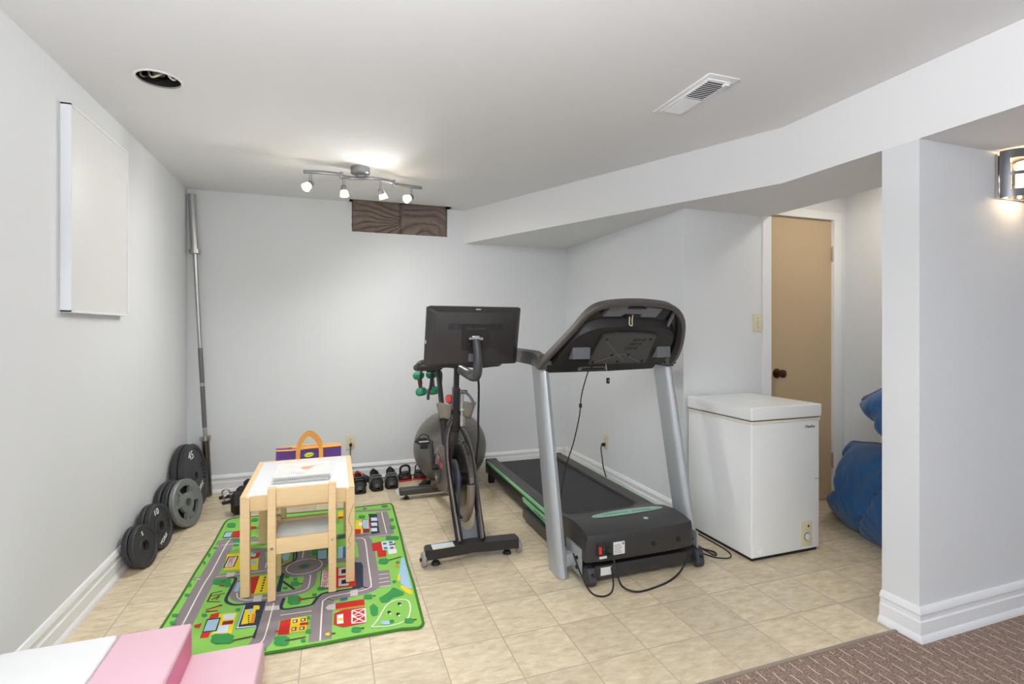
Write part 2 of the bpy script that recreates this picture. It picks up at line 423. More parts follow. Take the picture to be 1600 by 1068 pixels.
b = MB(); b.grid(fab, 180, 70)
fb = obj('window_blanket', b, BROWNF); sol = fb.modifiers.new('s', 'SOLIDIFY'); sol.thickness = .02; sol.offset = 1
tag(fb, 'crumpled brown plush blanket stuffed into the small high window well', 'blanket')

# wall panel on the left wall
t = thing('wall_panel', 'tall plain white panel mounted on the left wall', 'panel', (XL, 2.79, 1.70))
b = MB(); b.box(XL, XL+.028, 2.495, 3.085, 1.290, 2.108, .002); obj('board', b, mat('panel_white', rgb(232, 231, 229), .45, var=.02, scale=3), t, True)
b = MB()
for y0, y1, z0, z1 in ((2.488, 2.496, 1.286, 2.112), (3.084, 3.090, 1.286, 2.112), (2.488, 3.09, 1.284, 1.292), (2.488, 3.09, 2.106, 2.114)): b.box(XL, XL+.034, y0, y1, z0, z1)
obj('frame', b, LAMW, t, True)

# outlets and switch
def plate(name, label, cat, M, kind, group=None):
    t = thing(name, label, cat, M, group)
    b = MB(); b.box(-.036, .036, -.006, 0, -.058, .058, .003); obj('cover_plate', b, CREAM, t)
    if kind == 'outlet':
        for z in (-.02, .02):
            b = MB(); b.box(-.016, .016, -.0085, -.005, z-.014, z+.014, .003); b.mi(1)
            for x in (-.006, .006): b.box(x-.0012, x+.0012, -.0092, -.008, z-.002, z+.007)
            b.cyl((0, -.0092, z-.008), (0, -.008, z-.008), .0022, n=8); obj('socket', b, [CREAM, RUBBER], t)
    else:
        b = MB(); b.box(-.010, .010, -.009, -.005, -.019, .019, .001); obj('switch_frame', b, CREAM, t)
        b = MB(); b.box(-.004, .004, -.018, -.006, -.002, .012, .001); obj('toggle', b, CREAM, t)
    for z in ((0,) if kind == 'outlet' else (-.03, .03)):
        b = MB(); b.cyl((0, -.0075, z), (0, -.004, z), .003, n=8); obj('screw', b, BRONZE, t)
    return t
o1 = plate('wall_outlet', 'cream wall outlet on the back wall behind the play table', 'outlet', TR(.131, YB, .309), 'outlet')
o2 = plate('wall_outlet', 'cream wall outlet on the side wall beyond the treadmill', 'outlet', TR(XR, 3.60, .325, rz=-PI/2), 'outlet')
plate('light_switch', 'cream light switch beside the tan door', 'light switch', TR(2.622, 2.64, 1.26), 'switch')
PC = MB(); PC.cyl((.131, YB-.008, .289), (.131, YB-.035, .285), .013, .009, 12); PC.tube([(.131, YB-.03, .285), (.128, YB-.042, .25), (.126, YB-.040, .15), (.126, YB-.040, .03), (.14, YB-.036, .006), (.3, YB-.034, .005), (.5, YB-.034, .005), (.70, YB-.036, .005), (.742, YB-.06, .005), (.748, YB-.14, .005), (.735, YB-.23, .005), (.70, YB-.31, .012), (.672, YB-.325, .020)], .0035, 8, smooth=6)
pass

# recessed light hole
t = thing('recessed_light', 'bare round recessed lamp hole with loose wires in the ceiling', 'ceiling light', (HX, HY, H))
b = MB(); b.lathe([(.081, .001), (.081, .075), (0, .075)], 32); obj('housing', b, mat('can_metal', rgb(70, 66, 60), .35, metal=.6, var=.3), t)
b = MB(); b.lathe([(.079, -.004), (.088, -.004), (.088, .0), (.079, .004)], 32); obj('rim', b, TRIM, t)
for i, (c, pts) in enumerate(((rgb(225, 215, 190), [(-.05, .03, .07), (-.03, 0, .01), (0, -.03, 0), (.02, -.01, .03), (.01, .03, .07)]), (rgb(230, 228, 220), [(.02, -.04, .07), (.045, -.03, .005), (.06, 0, .01), (.05, .03, .07)]), (rgb(60, 58, 55), [(-.03, -.05, .07), (-.06, -.02, .008), (-.05, .03, .02), (-.02, .05, .07)]))):
    b = MB(); b.tube(pts, .004, 8, smooth=5); obj('wire', b, mat('wire_%d' % i, c, .5), t)
b = MB(); b.lathe([(0, .02), (.022, .02), (.024, .05), (.03, .075)], 20); obj('lamp_holder', b, DGREY, t)

# ceiling vent
t = thing('ceiling_vent', 'white louvred air register on the ceiling', 'vent', TR(1.507, 1.878, H))
b = MB(); b.box(-.078, .078, -.195, .195, -.006, 0, .003); b.box(-.055, .055, -.165, .165, -.010, -.004, .002)
obj('frame', b, TRIM, t)
b = MB(); b.box(-.045, .045, -.148, -.004, -.0105, -.0095); b.box(-.045, .045, .004, .148, -.0105, -.0095); obj('duct_opening', b, [mat('vent_dark', rgb(70, 64, 60), .8)], t)  # flat dark plate, shade behind the louvres put into its colour
for i in range(10):
    y = -.140+i*.0145
    b = MB(); b.bar((-.046, y, -.013), (.046, y, -.013), .0075, .002, up=(0, -.6, .8)); obj('louvre', b, TRIM, t)
for i in range(10):
    y = .011+i*.0145
    b = MB(); b.bar((-.046, y, -.0125), (.046, y, -.0125), .0105, .0030, up=(0, .5, .87)); obj('louvre', b, TRIM, t)
b = MB(); b.box(.03, .052, -.162, -.140, -.020, -.010, .003); obj('lever', b, TRIM, t)

# track light
t = thing('track_light', 'four head silver track light with wavy bar on the ceiling', 'ceiling light', (.162, 3.41, H))
b = MB(); b.lathe([(0, -.042), (.055, -.042), (.06, -.036), (.06, 0)], 32); obj('canopy', b, BRUSHED, t)
zt = -.062
segs = [[(-.335, -.01, zt), (-.25, -.03, zt), (-.16, -.03, zt), (-.115, -.015, zt)], [(-.115, .01, zt), (-.06, .03, zt), (0, .02, zt), (.04, .0, zt), (.10, -.005, zt), (.17, .015, zt), (.215, .05, zt)], [(.215, .075, zt), (.27, .09, zt), (.33, .10, zt), (.41, .115, zt)]]
for p in segs:
    b = MB(); b.tube(p, .009, 8, smooth=6, flat=1.3); obj('track_bar', b, BRUSHED, t)
for p in ((-.115, -.003, zt), (.215, .062, zt)):
    b = MB(); b.cb(p, (.018, .045, .034), .003); obj('joint', b, BRUSHED, t)
for p in ((-.02, .02), (.03, .0)):
    b = MB(); b.cyl((p[0], p[1], -.04), (p[0], p[1], zt), .007, n=8); obj('support', b, BRUSHED, t)
heads = [((-.295, -.02), (-.45, -.45, -.55)), ((-.10, .015), (.08, -.15, -1)), ((.13, .005), (.35, .25, -.9)), ((.335, .10), (-.62, -.5, -.4))]
SPOTS = []
for (hx_, hy_), dr in heads:
    d_ = Vector(dr).normalized(); piv = Vector((hx_, hy_, -.135))
    b = MB(); b.cyl((hx_-.006, hy_, zt), (hx_-.006, hy_, -.125), .0028, n=6); b.cyl((hx_+.006, hy_, zt), (hx_+.006, hy_, -.125), .0028, n=6); b.sph(piv, .011, 10, 8)
    st = obj('stem', b, BRUSHED, t)
    z = -d_; x = z.orthogonal().normalized(); M = frame(piv+d_*.0, x, z.cross(x), z)
    b = MB().xf(M); b.lathe([(0, .018), (.012, .018), (.019, .008), (.022, -.022)], 20); obj('spot_head', b, BRUSHED, t)
    b = MB().xf(M); b.lathe([(.022, -.020), (.028, -.052), (.026, -.052), (.020, -.022)], 20); gl = obj('glass_shade', b, GLOWF, t)
    b = MB().xf(M); b.sph((0, 0, -.042), (.02, .02, .012), 14, 8); obj('bulb', b, GLOW, t)
    SPOTS.append((WM[t] @ (piv+d_*.062), d_))

# wall sconce
t = thing('wall_sconce', 'curved metal wall sconce with square cut-outs, lit, on the grey partition wall', 'wall light', (2.735, 1.37, 1.862))
b = MB(); b.box(-.10, .10, -.012, 0, -.092, .092, .002)
obj('back_plate', b, MIRROR, t)
def shield():
    b = MB(); n = 24; R = .105; rows = [-.098, -.066, -.008, .006, .062, .098]
    cuts = [(3, 8), (10, 14), (16, 21)]
    def pt(k, z, r): a = PI*(k/n); return (-R*math.cos(a)*1.0*(r/R), -.02-.085*math.sin(a)*(r/R), z)
    vs, fs = [], []
    for r in (R, R-.004):
        for z in rows:
            for k in range(n+1): vs.append(pt(k, z, r))
    w = n+1; L = len(rows)*w
    solid = {}
    for j in range(len(rows)-1):
        for k in range(n):
            hole = j in (1, 3) and any(a <= k < c for a, c in cuts)
            solid[(j, k)] = not hole
    for (j, k), sl in solid.items():
        if not sl: continue
        a = j*w+k; fs.append((a, a+1, a+w+1, a+w)); fs.append((L+a, L+a+w, L+a+w+1, L+a+1))
        for (dj, dk, e) in ((-1, 0, (a, a+1)), (1, 0, (a+w, a+w+1)), (0, -1, (a, a+w)), (0, 1, (a+1, a+w+1))):
            if not solid.get((j+dj, k+dk), False): fs.append((e[0], e[1], L+e[1], L+e[0]))
    b.add(vs, fs, False); return b
obj('metal_shield', shield(), mat('sconce_metal', rgb(128, 128, 132), .3, metal=.75), t)
for x in (-.088, .088):
    b = MB(); b.box(x-.005, x+.005, -.05, -.012, -.085, .085, .001); obj('mirror_side', b, MIRROR, t)
b = MB(); b.tube([(0, -.055, -.06), (0, -.055, .055)], .03, 16); obj('glass_tube', b, GLOW2, t)
RUG_EDGE=[(-0.66,2.432),(-0.653,2.66),(-0.65,2.951),(-0.641,3.273),(-0.643,3.618),(-0.636,3.662),(-0.615,3.683),(-0.562,3.685),(-0.204,3.656),(0.148,3.637),(0.363,3.643),(0.377,3.631),(0.384,3.595),(0.374,3.093),(0.36,2.673),(0.36,2.461),(0.355,2.291),(0.351,2.143),(0.349,2.114),(0.338,2.094),(0.324,2.087),(0.261,2.101),(0.093,2.105),(-0.026,2.102),(-0.263,2.111),(-0.45,2.13),(-0.66,2.14),(-0.69,2.17)]
RUG_ART=[
(1,'r',0.08,[(-0.561,3.339),(-0.57,3.239),(-0.574,2.91),(-0.582,2.751),(-0.584,2.43),(-0.587,2.24)]),
(1,'r',0.075,[(-0.626,3.286),(-0.503,3.29),(-0.283,3.232),(-0.004,3.164),(0.192,3.126),(0.366,3.095)]),
(1,'r',0.04,[(0.141,3.561),(0.366,3.521)]),
(1,'r',0.075,[(0.301,3.492),(0.303,3.097)]),
(1,'r',0.085,[(0.123,3.101),(0.158,3.088),(0.172,3.027),(0.17,2.74),(0.169,2.515),(0.159,2.486),(0.138,2.475),(0.1,2.469),(0.025,2.465),(-0.014,2.461),(-0.038,2.44),(-0.046,2.403),(-0.049,2.125)]),
(1,'r',0.07,[(-0.047,2.365),(-0.088,2.363),(-0.212,2.37),(-0.25,2.352)]),
(1,'r',0.085,[(-0.258,2.582),(-0.25,2.497),(-0.253,2.285),(-0.258,2.197),(-0.278,2.161)]),
(1,'r',0.06,[(-0.423,2.767),(-0.422,2.639),(-0.405,2.579),(-0.346,2.547),(-0.25,2.549),(-0.169,2.551),(-0.118,2.57),(-0.107,2.637),(-0.105,2.739)]),
(1,'r',0.06,[(-0.572,2.833),(-0.534,2.833),(-0.401,2.838),(-0.309,2.825),(-0.142,2.818)]),
(1,'r',0.07,[(-0.164,3.181),(-0.157,3.042),(-0.142,2.818)]),
(1,'r',0.055,[(-0.142,2.818),(-0.066,2.837),(0.019,2.839),(0.172,2.802)]),
(1,'r',0.03,[(-0.64,2.856),(-0.559,2.835)]),
(1,'r',0.055,[(-0.388,3.114),(-0.337,2.842)]),
(1,'r',0.05,[(-0.441,3.132),(-0.27,3.081),(-0.155,3.015)]),
(0,'r',0,[(-0.025,2.82),(-0.031,2.856),(-0.047,2.888),(-0.072,2.913),(-0.104,2.929),(-0.14,2.935),(-0.176,2.929),(-0.208,2.913),(-0.233,2.888),(-0.249,2.855),(-0.255,2.82),(-0.249,2.784),(-0.233,2.752),(-0.208,2.727),(-0.175,2.711),(-0.14,2.705),(-0.104,2.711),(-0.072,2.727),(-0.047,2.752),(-0.031,2.785)]),
(1,'w',0.005,[(-0.055,2.82),(-0.059,2.846),(-0.071,2.87),(-0.09,2.889),(-0.114,2.901),(-0.14,2.905),(-0.166,2.901),(-0.19,2.889),(-0.209,2.87),(-0.221,2.846),(-0.225,2.82),(-0.221,2.794),(-0.209,2.77),(-0.19,2.751),(-0.166,2.739),(-0.14,2.735),(-0.114,2.739),(-0.09,2.751),(-0.071,2.77),(-0.059,2.794),(-0.055,2.82)]),
(0,'og',0,[(-0.106,2.82),(-0.111,2.837),(-0.123,2.849),(-0.14,2.854),(-0.157,2.849),(-0.169,2.837),(-0.174,2.82),(-0.169,2.803),(-0.157,2.791),(-0.14,2.786),(-0.123,2.791),(-0.111,2.803)]),
(0,'b',0,[(-0.12,2.82),(-0.126,2.834),(-0.14,2.84),(-0.154,2.834),(-0.16,2.82),(-0.154,2.806),(-0.14,2.8),(-0.126,2.806)]),
(1,'w',0.006,[(-0.561,3.339),(-0.57,3.239),(-0.574,2.91),(-0.582,2.751),(-0.584,2.43),(-0.587,2.24)]),
(1,'w',0.006,[(0.123,3.101),(0.158,3.088),(0.172,3.027),(0.17,2.74),(0.169,2.515),(0.159,2.486),(0.138,2.475),(0.1,2.469),(0.025,2.465),(-0.014,2.461),(-0.038,2.44),(-0.046,2.403),(-0.049,2.125)]),
(1,'w',0.005,[(-0.593,3.247),(-0.497,3.251),(-0.279,3.193)]),
(1,'w',0.005,[(0.301,3.492),(0.298,3.119)]),
(1,'w',0.005,[(-0.088,2.363),(-0.212,2.37)]),
(1,'w',0.005,[(-0.249,2.485),(-0.253,2.285),(-0.259,2.201),(-0.276,2.177)]),
(1,'w',0.005,[(-0.419,2.638),(-0.402,2.579),(-0.346,2.547),(-0.25,2.549),(-0.169,2.551),(-0.118,2.57),(-0.107,2.637),(-0.107,2.712)]),
(1,'w',0.005,[(-0.541,2.842),(-0.401,2.838),(-0.31,2.832)]),
(1,'w',0.005,[(-0.155,3.015),(-0.155,2.924)]),
(1,'w',0.005,[(0.194,3.095),(0.318,3.092)]),
(1,'w',0.005,[(-0.327,2.928),(-0.326,2.863)]),
(1,'w',0.005,[(-0.631,2.853),(-0.609,2.839)]),
(0,'r',0,[(0.188,2.65),(0.264,2.637),(0.258,2.472),(0.197,2.47),(0.182,2.487)]),
(1,'w',0.005,[(0.21,2.602),(0.259,2.598)]),
(1,'w',0.005,[(0.208,2.558),(0.256,2.557)]),
(1,'w',0.005,[(0.206,2.518),(0.257,2.519)]),
(1,'w',0.005,[(0.206,2.478),(0.257,2.476)]),
(1,'w',0.005,[(-0.276,2.468),(-0.276,2.43)]),
(1,'w',0.005,[(-0.268,2.466),(-0.269,2.428)]),
(1,'w',0.005,[(-0.261,2.465),(-0.261,2.427)]),
(1,'w',0.005,[(-0.253,2.463),(-0.254,2.425)]),
(1,'w',0.005,[(-0.245,2.461),(-0.246,2.423)]),
(1,'w',0.005,[(-0.238,2.46),(-0.239,2.422)]),
(1,'w',0.005,[(-0.23,2.458),(-0.231,2.42)]),
(1,'w',0.005,[(-0.223,2.456),(-0.224,2.419)]),
(0,'w2',0,[(-0.341,2.582),(-0.305,2.576),(-0.304,2.52),(-0.338,2.524)]),
(0,'w2',0,[(0.073,2.484),(0.106,2.487),(0.105,2.43),(0.073,2.433)]),
(0,'w2',0,[(-0.499,2.869),(-0.46,2.862),(-0.462,2.823),(-0.496,2.822)]),
(1,'n',0.014,[(-0.502,2.802),(-0.45,2.797),(-0.451,2.696),(-0.455,2.589),(-0.43,2.541),(-0.396,2.521),(-0.36,2.519),(-0.324,2.517)]),
(0,'n',0,[(-0.371,2.521),(-0.283,2.518),(-0.29,2.22),(-0.302,2.236),(-0.295,2.309),(-0.373,2.317)]),
(0,'lt',0,[(-0.369,2.508),(-0.365,2.508),(-0.366,2.331),(-0.298,2.321),(-0.298,2.313),(-0.371,2.323)]),
(1,'n',0.014,[(-0.21,2.517),(-0.212,2.423),(-0.149,2.411),(-0.095,2.413),(-0.079,2.439),(-0.065,2.477),(-0.04,2.502),(0.025,2.502)]),
(1,'n',0.012,[(-0.031,2.502),(0.048,2.504),(0.107,2.501)]),
(0,'n',0,[(0.104,2.784),(0.136,2.77),(0.143,2.728),(0.133,2.51),(0.117,2.494),(0.083,2.501),(0.09,2.644)]),
(0,'n',0,[(0.217,3.484),(0.269,3.466),(0.261,3.136),(0.212,3.13)]),
(0,'n',0,[(-0.246,2.781),(-0.229,2.768),(-0.23,2.583),(-0.252,2.585)]),
(1,'n',0.012,[(-0.23,2.685),(-0.172,2.584)]),
(1,'n',0.01,[(-0.191,3.041),(-0.189,2.916),(-0.236,2.86),(-0.272,2.855)]),
(1,'n',0.008,[(-0.577,3.321),(-0.508,3.31),(-0.427,3.314)]),
(1,'n',0.008,[(0.127,3.136),(0.195,3.131)]),
(1,'n',0.008,[(-0.204,3.065),(-0.199,2.907)]),
(0,'y',0,[(-0.36,2.467),(-0.317,2.463),(-0.311,2.345),(-0.358,2.347)]),
(0,'o',0,[(-0.326,2.421),(-0.311,2.416),(-0.309,2.344),(-0.324,2.345)]),
(0,'y',0,[(-0.303,2.465),(-0.302,2.453),(-0.306,2.448),(-0.314,2.45),(-0.321,2.451),(-0.329,2.463),(-0.329,2.474),(-0.331,2.486),(-0.327,2.491),(-0.319,2.488),(-0.312,2.487),(-0.303,2.475)]),
(0,'k',0,[(-0.341,2.414),(-0.335,2.414),(-0.335,2.404),(-0.341,2.404)]),
(0,'k',0,[(-0.338,2.398),(-0.333,2.398),(-0.333,2.388),(-0.339,2.388)]),
(0,'k',0,[(-0.336,2.382),(-0.331,2.382),(-0.331,2.372),(-0.337,2.372)]),
(0,'k',0,[(-0.334,2.366),(-0.328,2.366),(-0.329,2.356),(-0.334,2.356)]),
(0,'k',0,[(-0.332,2.35),(-0.326,2.351),(-0.326,2.341),(-0.332,2.341)]),
(0,'lb',0,[(-0.344,2.463),(-0.327,2.457),(-0.326,2.432),(-0.343,2.436)]),
(0,'red',0,[(-0.54,2.406),(-0.511,2.412),(-0.512,2.375),(-0.53,2.382)]),
(0,'red',0,[(-0.491,2.473),(-0.461,2.48),(-0.457,2.438),(-0.492,2.433)]),
(0,'red',0,[(-0.496,2.341),(-0.463,2.332),(-0.464,2.29),(-0.495,2.297)]),
(0,'y',0,[(-0.457,2.464),(-0.388,2.452),(-0.384,2.289),(-0.454,2.301)]),
(0,'k',0,[(-0.499,2.437),(-0.446,2.432),(-0.442,2.328),(-0.495,2.337)]),
(0,'lb',0,[(-0.494,2.428),(-0.45,2.424),(-0.448,2.337),(-0.492,2.343)]),
(0,'lt',0,[(-0.439,2.455),(-0.394,2.447),(-0.394,2.404),(-0.436,2.412)]),
(0,'lt',0,[(-0.441,2.371),(-0.404,2.366),(-0.399,2.305),(-0.443,2.312)]),
(0,'m',0,[(-0.432,2.397),(-0.392,2.393),(-0.391,2.363),(-0.431,2.367)]),
(1,'br',0.007,[(-0.527,2.67),(-0.529,2.594)]),
(1,'br',0.007,[(-0.529,2.594),(-0.476,2.575)]),
(1,'br',0.007,[(-0.527,2.67),(-0.485,2.678)]),
(1,'br',0.007,[(-0.529,2.643),(-0.47,2.65)]),
(1,'br',0.007,[(-0.515,2.605),(-0.488,2.639)]),
(1,'br',0.007,[(-0.497,2.599),(-0.488,2.628)]),
(1,'br',0.007,[(-0.517,2.502),(-0.46,2.538)]),
(1,'br',0.007,[(-0.52,2.518),(-0.463,2.544)]),
(1,'br',0.007,[(-0.517,2.502),(-0.47,2.496)]),
(0,'o',0,[(-0.516,2.509),(-0.464,2.537),(-0.486,2.506)]),
(0,'y',0,[(-0.54,3.107),(-0.475,3.101),(-0.445,2.884),(-0.521,2.906)]),
(0,'k',0,[(-0.528,3.072),(-0.478,3.062),(-0.479,2.931),(-0.529,2.934)]),
(0,'w',0,[(-0.522,3.063),(-0.484,3.055),(-0.484,2.936),(-0.523,2.94)]),
(0,'y',0,[(-0.466,3.079),(-0.38,3.072),(-0.36,2.85),(-0.454,2.893)]),
(0,'red',0,[(-0.438,3.076),(-0.372,3.072),(-0.376,3.004),(-0.429,2.996)]),
(0,'lb',0,[(-0.423,3.07),(-0.393,3.064),(-0.393,3.025),(-0.423,3.032)]),
(0,'lb',0,[(-0.407,2.977),(-0.378,2.971),(-0.375,2.922),(-0.407,2.934)]),
(0,'y',0,[(-0.426,2.969),(-0.408,2.963),(-0.401,2.897),(-0.415,2.894)]),
(0,'red',0,[(-0.39,2.782),(-0.342,2.781),(-0.343,2.6),(-0.377,2.612)]),
(0,'red',0,[(-0.39,2.779),(-0.358,2.781),(-0.334,2.597),(-0.376,2.612)]),
(0,'y',0,[(-0.342,2.781),(-0.305,2.779),(-0.287,2.592),(-0.343,2.6)]),
(0,'k',0,[(-0.319,2.761),(-0.31,2.761),(-0.311,2.745),(-0.32,2.745)]),
(0,'k',0,[(-0.319,2.733),(-0.31,2.733),(-0.311,2.717),(-0.32,2.717)]),
(0,'k',0,[(-0.319,2.705),(-0.31,2.705),(-0.311,2.69),(-0.32,2.69)]),
(0,'k',0,[(-0.319,2.678),(-0.31,2.678),(-0.311,2.663),(-0.32,2.663)]),
(0,'k',0,[(-0.319,2.652),(-0.31,2.652),(-0.311,2.637),(-0.32,2.637)]),
(0,'k',0,[(-0.319,2.626),(-0.31,2.626),(-0.311,2.612),(-0.32,2.612)]),
(0,'lb',0,[(-0.434,2.744),(-0.42,2.739),(-0.413,2.644),(-0.434,2.652)]),
(0,'lb',0,[(-0.253,3.031),(-0.216,3.018),(-0.227,2.922),(-0.256,2.925)]),
(0,'o',0,[(-0.238,2.918),(-0.216,2.925),(-0.224,2.884),(-0.242,2.89)]),
(0,'k',0,[(-0.084,3.004),(-0.029,3.001),(-0.031,2.865),(-0.083,2.875)]),
(0,'lb',0,[(-0.079,2.994),(-0.034,2.991),(-0.034,2.873),(-0.079,2.881)]),
(0,'b',0,[(0.026,3.004),(0.08,3.002),(0.076,2.848),(0.023,2.855)]),
(0,'lb',0,[(0.026,3.004),(0.051,3.004),(0.046,2.854),(0.023,2.855)]),
(0,'red',0,[(0.012,2.752),(0.105,2.741),(0.1,2.521),(0.011,2.531)]),
(0,'w2',0,[(0.024,2.741),(0.073,2.738),(0.071,2.647),(0.023,2.654)]),
(0,'k',0,[(0.038,2.716),(0.071,2.721),(0.07,2.674),(0.037,2.672)]),
(0,'w2',0,[(0.023,2.625),(0.07,2.622),(0.068,2.539),(0.022,2.545)]),
(0,'k',0,[(0.036,2.602),(0.068,2.606),(0.067,2.563),(0.036,2.562)]),
(0,'k',0,[(-0.057,2.738),(-0.052,2.74),(-0.057,2.558),(-0.061,2.559)]),
(0,'w',0,[(-0.053,2.737),(-0.018,2.732),(-0.017,2.55),(-0.058,2.557)]),
(0,'b',0,[(-0.057,2.555),(-0.017,2.55),(-0.017,2.532),(-0.056,2.537)]),
(0,'y',0,[(0.134,3.389),(0.17,3.387),(0.162,3.152),(0.121,3.161)]),
(0,'red',0,[(0.124,3.242),(0.157,3.231),(0.153,3.155),(0.121,3.161)]),
(0,'red',0,[(0.17,3.387),(0.218,3.382),(0.211,3.222),(0.166,3.228)]),
(0,'lt',0,[(0.175,3.375),(0.21,3.374),(0.204,3.224),(0.171,3.236)]),
(0,'lb',0,[(0.18,3.368),(0.206,3.364),(0.201,3.235),(0.175,3.24)]),
(0,'w',0,[(0.15,3.346),(0.171,3.339),(0.168,3.282),(0.148,3.29)]),
(0,'m',0,[(0.169,3.222),(0.207,3.218),(0.205,3.165),(0.168,3.169)]),
(0,'lt',0,[(0.227,3.406),(0.264,3.399),(0.263,3.339),(0.226,3.346)]),
(0,'lt',0,[(0.221,3.316),(0.257,3.309),(0.256,3.252),(0.221,3.259)]),
(0,'lt',0,[(0.215,3.226),(0.25,3.219),(0.249,3.165),(0.215,3.172)]),
(0,'y',0,[(0.031,3.596),(0.073,3.593),(0.066,3.451),(0.026,3.459)]),
(0,'red',0,[(0.03,3.492),(0.067,3.49),(0.066,3.457),(0.028,3.453)]),
(0,'red',0,[(0.204,2.993),(0.255,3.006),(0.255,2.883),(0.273,2.869),(0.266,2.796),(0.223,2.8),(0.225,2.885),(0.203,2.889)]),
(0,'lt',0,[(0.258,3.),(0.329,2.993),(0.322,2.876),(0.255,2.883)]),
(0,'w',0,[(0.281,2.878),(0.329,2.874),(0.324,2.819),(0.281,2.815)]),
(0,'m',0,[(0.296,2.948),(0.331,2.953),(0.329,2.932),(0.296,2.931)]),
(0,'b',0,[(0.264,2.98),(0.284,2.978),(0.282,2.953),(0.263,2.955)]),
(0,'b',0,[(0.298,2.986),(0.318,2.984),(0.316,2.958),(0.296,2.961)]),
(0,'b',0,[(0.263,2.917),(0.283,2.915),(0.281,2.89),(0.262,2.893)]),
(0,'b',0,[(0.297,2.91),(0.316,2.907),(0.314,2.883),(0.295,2.885)]),
(0,'red',0,[(-0.208,2.324),(-0.167,2.326),(-0.166,2.207),(-0.208,2.218)]),
(0,'red',0,[(-0.221,2.252),(-0.208,2.252),(-0.207,2.239),(-0.22,2.239)]),
(0,'y',0,[(-0.167,2.326),(-0.106,2.319),(-0.101,2.21),(-0.167,2.218)]),
(0,'red',0,[(-0.13,2.279),(-0.097,2.274),(-0.098,2.254),(-0.131,2.26)]),
(0,'m',0,[(-0.16,2.312),(-0.14,2.311),(-0.14,2.284),(-0.159,2.286)]),
(0,'lt',0,[(-0.156,2.306),(-0.146,2.305),(-0.147,2.291),(-0.156,2.292)]),
(0,'m',0,[(-0.129,2.313),(-0.109,2.312),(-0.109,2.285),(-0.129,2.287)]),
(0,'lt',0,[(-0.125,2.307),(-0.115,2.306),(-0.116,2.292),(-0.125,2.293)]),
(0,'m',0,[(-0.16,2.253),(-0.141,2.252),(-0.141,2.226),(-0.16,2.229)]),
(0,'lt',0,[(-0.157,2.247),(-0.147,2.246),(-0.147,2.233),(-0.157,2.234)]),
(0,'m',0,[(-0.13,2.249),(-0.111,2.248),(-0.11,2.222),(-0.13,2.225)]),
(0,'lt',0,[(-0.126,2.243),(-0.116,2.242),(-0.117,2.229),(-0.127,2.23)]),
(0,'w2',0,[(-0.033,2.365),(-0.021,2.387),(0.009,2.389),(0.008,2.336),(-0.023,2.344)]),
(0,'red',0,[(0.009,2.389),(0.13,2.387),(0.13,2.333),(0.009,2.34)]),
(0,'o',0,[(0.009,2.34),(0.13,2.333),(0.13,2.327),(0.009,2.334)]),
(0,'red',0,[(0.003,2.305),(0.037,2.325),(0.129,2.317),(0.126,2.191),(0.037,2.188),(0.001,2.22)]),
(1,'w',0.006,[(0.076,2.306),(0.129,2.306)]),
(1,'w',0.006,[(0.129,2.306),(0.126,2.198)]),
(1,'w',0.006,[(0.126,2.198),(0.072,2.205)]),
(1,'w',0.006,[(0.076,2.306),(0.072,2.205)]),
(1,'w',0.006,[(0.076,2.306),(0.127,2.251)]),
(1,'w',0.006,[(0.13,2.303),(0.074,2.259)]),
(1,'w',0.006,[(0.074,2.259),(0.126,2.198)]),
(1,'w',0.006,[(0.126,2.251),(0.072,2.205)]),
(1,'w',0.006,[(0.074,2.254),(0.127,2.256)]),
(0,'w',0,[(0.014,2.29),(0.039,2.292),(0.039,2.217),(0.014,2.22)]),
(0,'y',0,[(0.019,2.261),(0.038,2.259),(0.038,2.241),(0.018,2.244)]),
(0,'lb',0,[(0.339,2.747),(0.356,2.756),(0.345,2.406),(0.324,2.425),(0.303,2.475),(0.309,2.587)]),
(0,'y',0,[(0.301,2.463),(0.313,2.447),(0.344,2.389),(0.341,2.35),(0.316,2.382),(0.298,2.434)]),
(0,'y',0,[(0.302,2.577),(0.308,2.568),(0.304,2.505),(0.29,2.51)]),
(0,'dg',0,[(0.193,2.371),(0.237,2.409),(0.264,2.449),(0.282,2.43),(0.308,2.384),(0.3,2.363),(0.254,2.355),(0.228,2.324),(0.201,2.328)]),
(0,'dg',0,[(0.149,2.312),(0.167,2.334),(0.184,2.289),(0.177,2.234),(0.161,2.229),(0.15,2.243)]),
(1,'w',0.006,[(0.145,2.151),(0.168,2.186),(0.2,2.257),(0.223,2.303),(0.26,2.33),(0.309,2.316),(0.317,2.254),(0.298,2.176),(0.27,2.146),(0.215,2.136),(0.145,2.151)]),
(0,'k',0,[(0.283,2.288),(0.279,2.276),(0.271,2.277),(0.267,2.288),(0.267,2.301),(0.274,2.306),(0.281,2.299)]),
(0,'w',0,[(0.282,2.277),(0.279,2.271),(0.273,2.274),(0.272,2.281),(0.275,2.287),(0.281,2.284)]),
(0,'k',0,[(0.233,2.235),(0.229,2.223),(0.221,2.225),(0.217,2.235),(0.218,2.247),(0.224,2.252),(0.231,2.246)]),
(0,'w',0,[(0.233,2.224),(0.23,2.218),(0.224,2.221),(0.223,2.228),(0.226,2.234),(0.232,2.231)]),
(0,'k',0,[(0.267,2.207),(0.264,2.196),(0.256,2.197),(0.252,2.207),(0.252,2.22),(0.259,2.224),(0.266,2.218)]),
(0,'w',0,[(0.267,2.197),(0.264,2.191),(0.258,2.194),(0.257,2.2),(0.26,2.206),(0.266,2.204)]),
(0,'lb',0,[(0.22,2.158),(0.219,2.15),(0.212,2.147),(0.201,2.151),(0.191,2.153),(0.182,2.164),(0.185,2.171),(0.186,2.179),(0.192,2.182),(0.203,2.178),(0.214,2.176),(0.222,2.165)]),
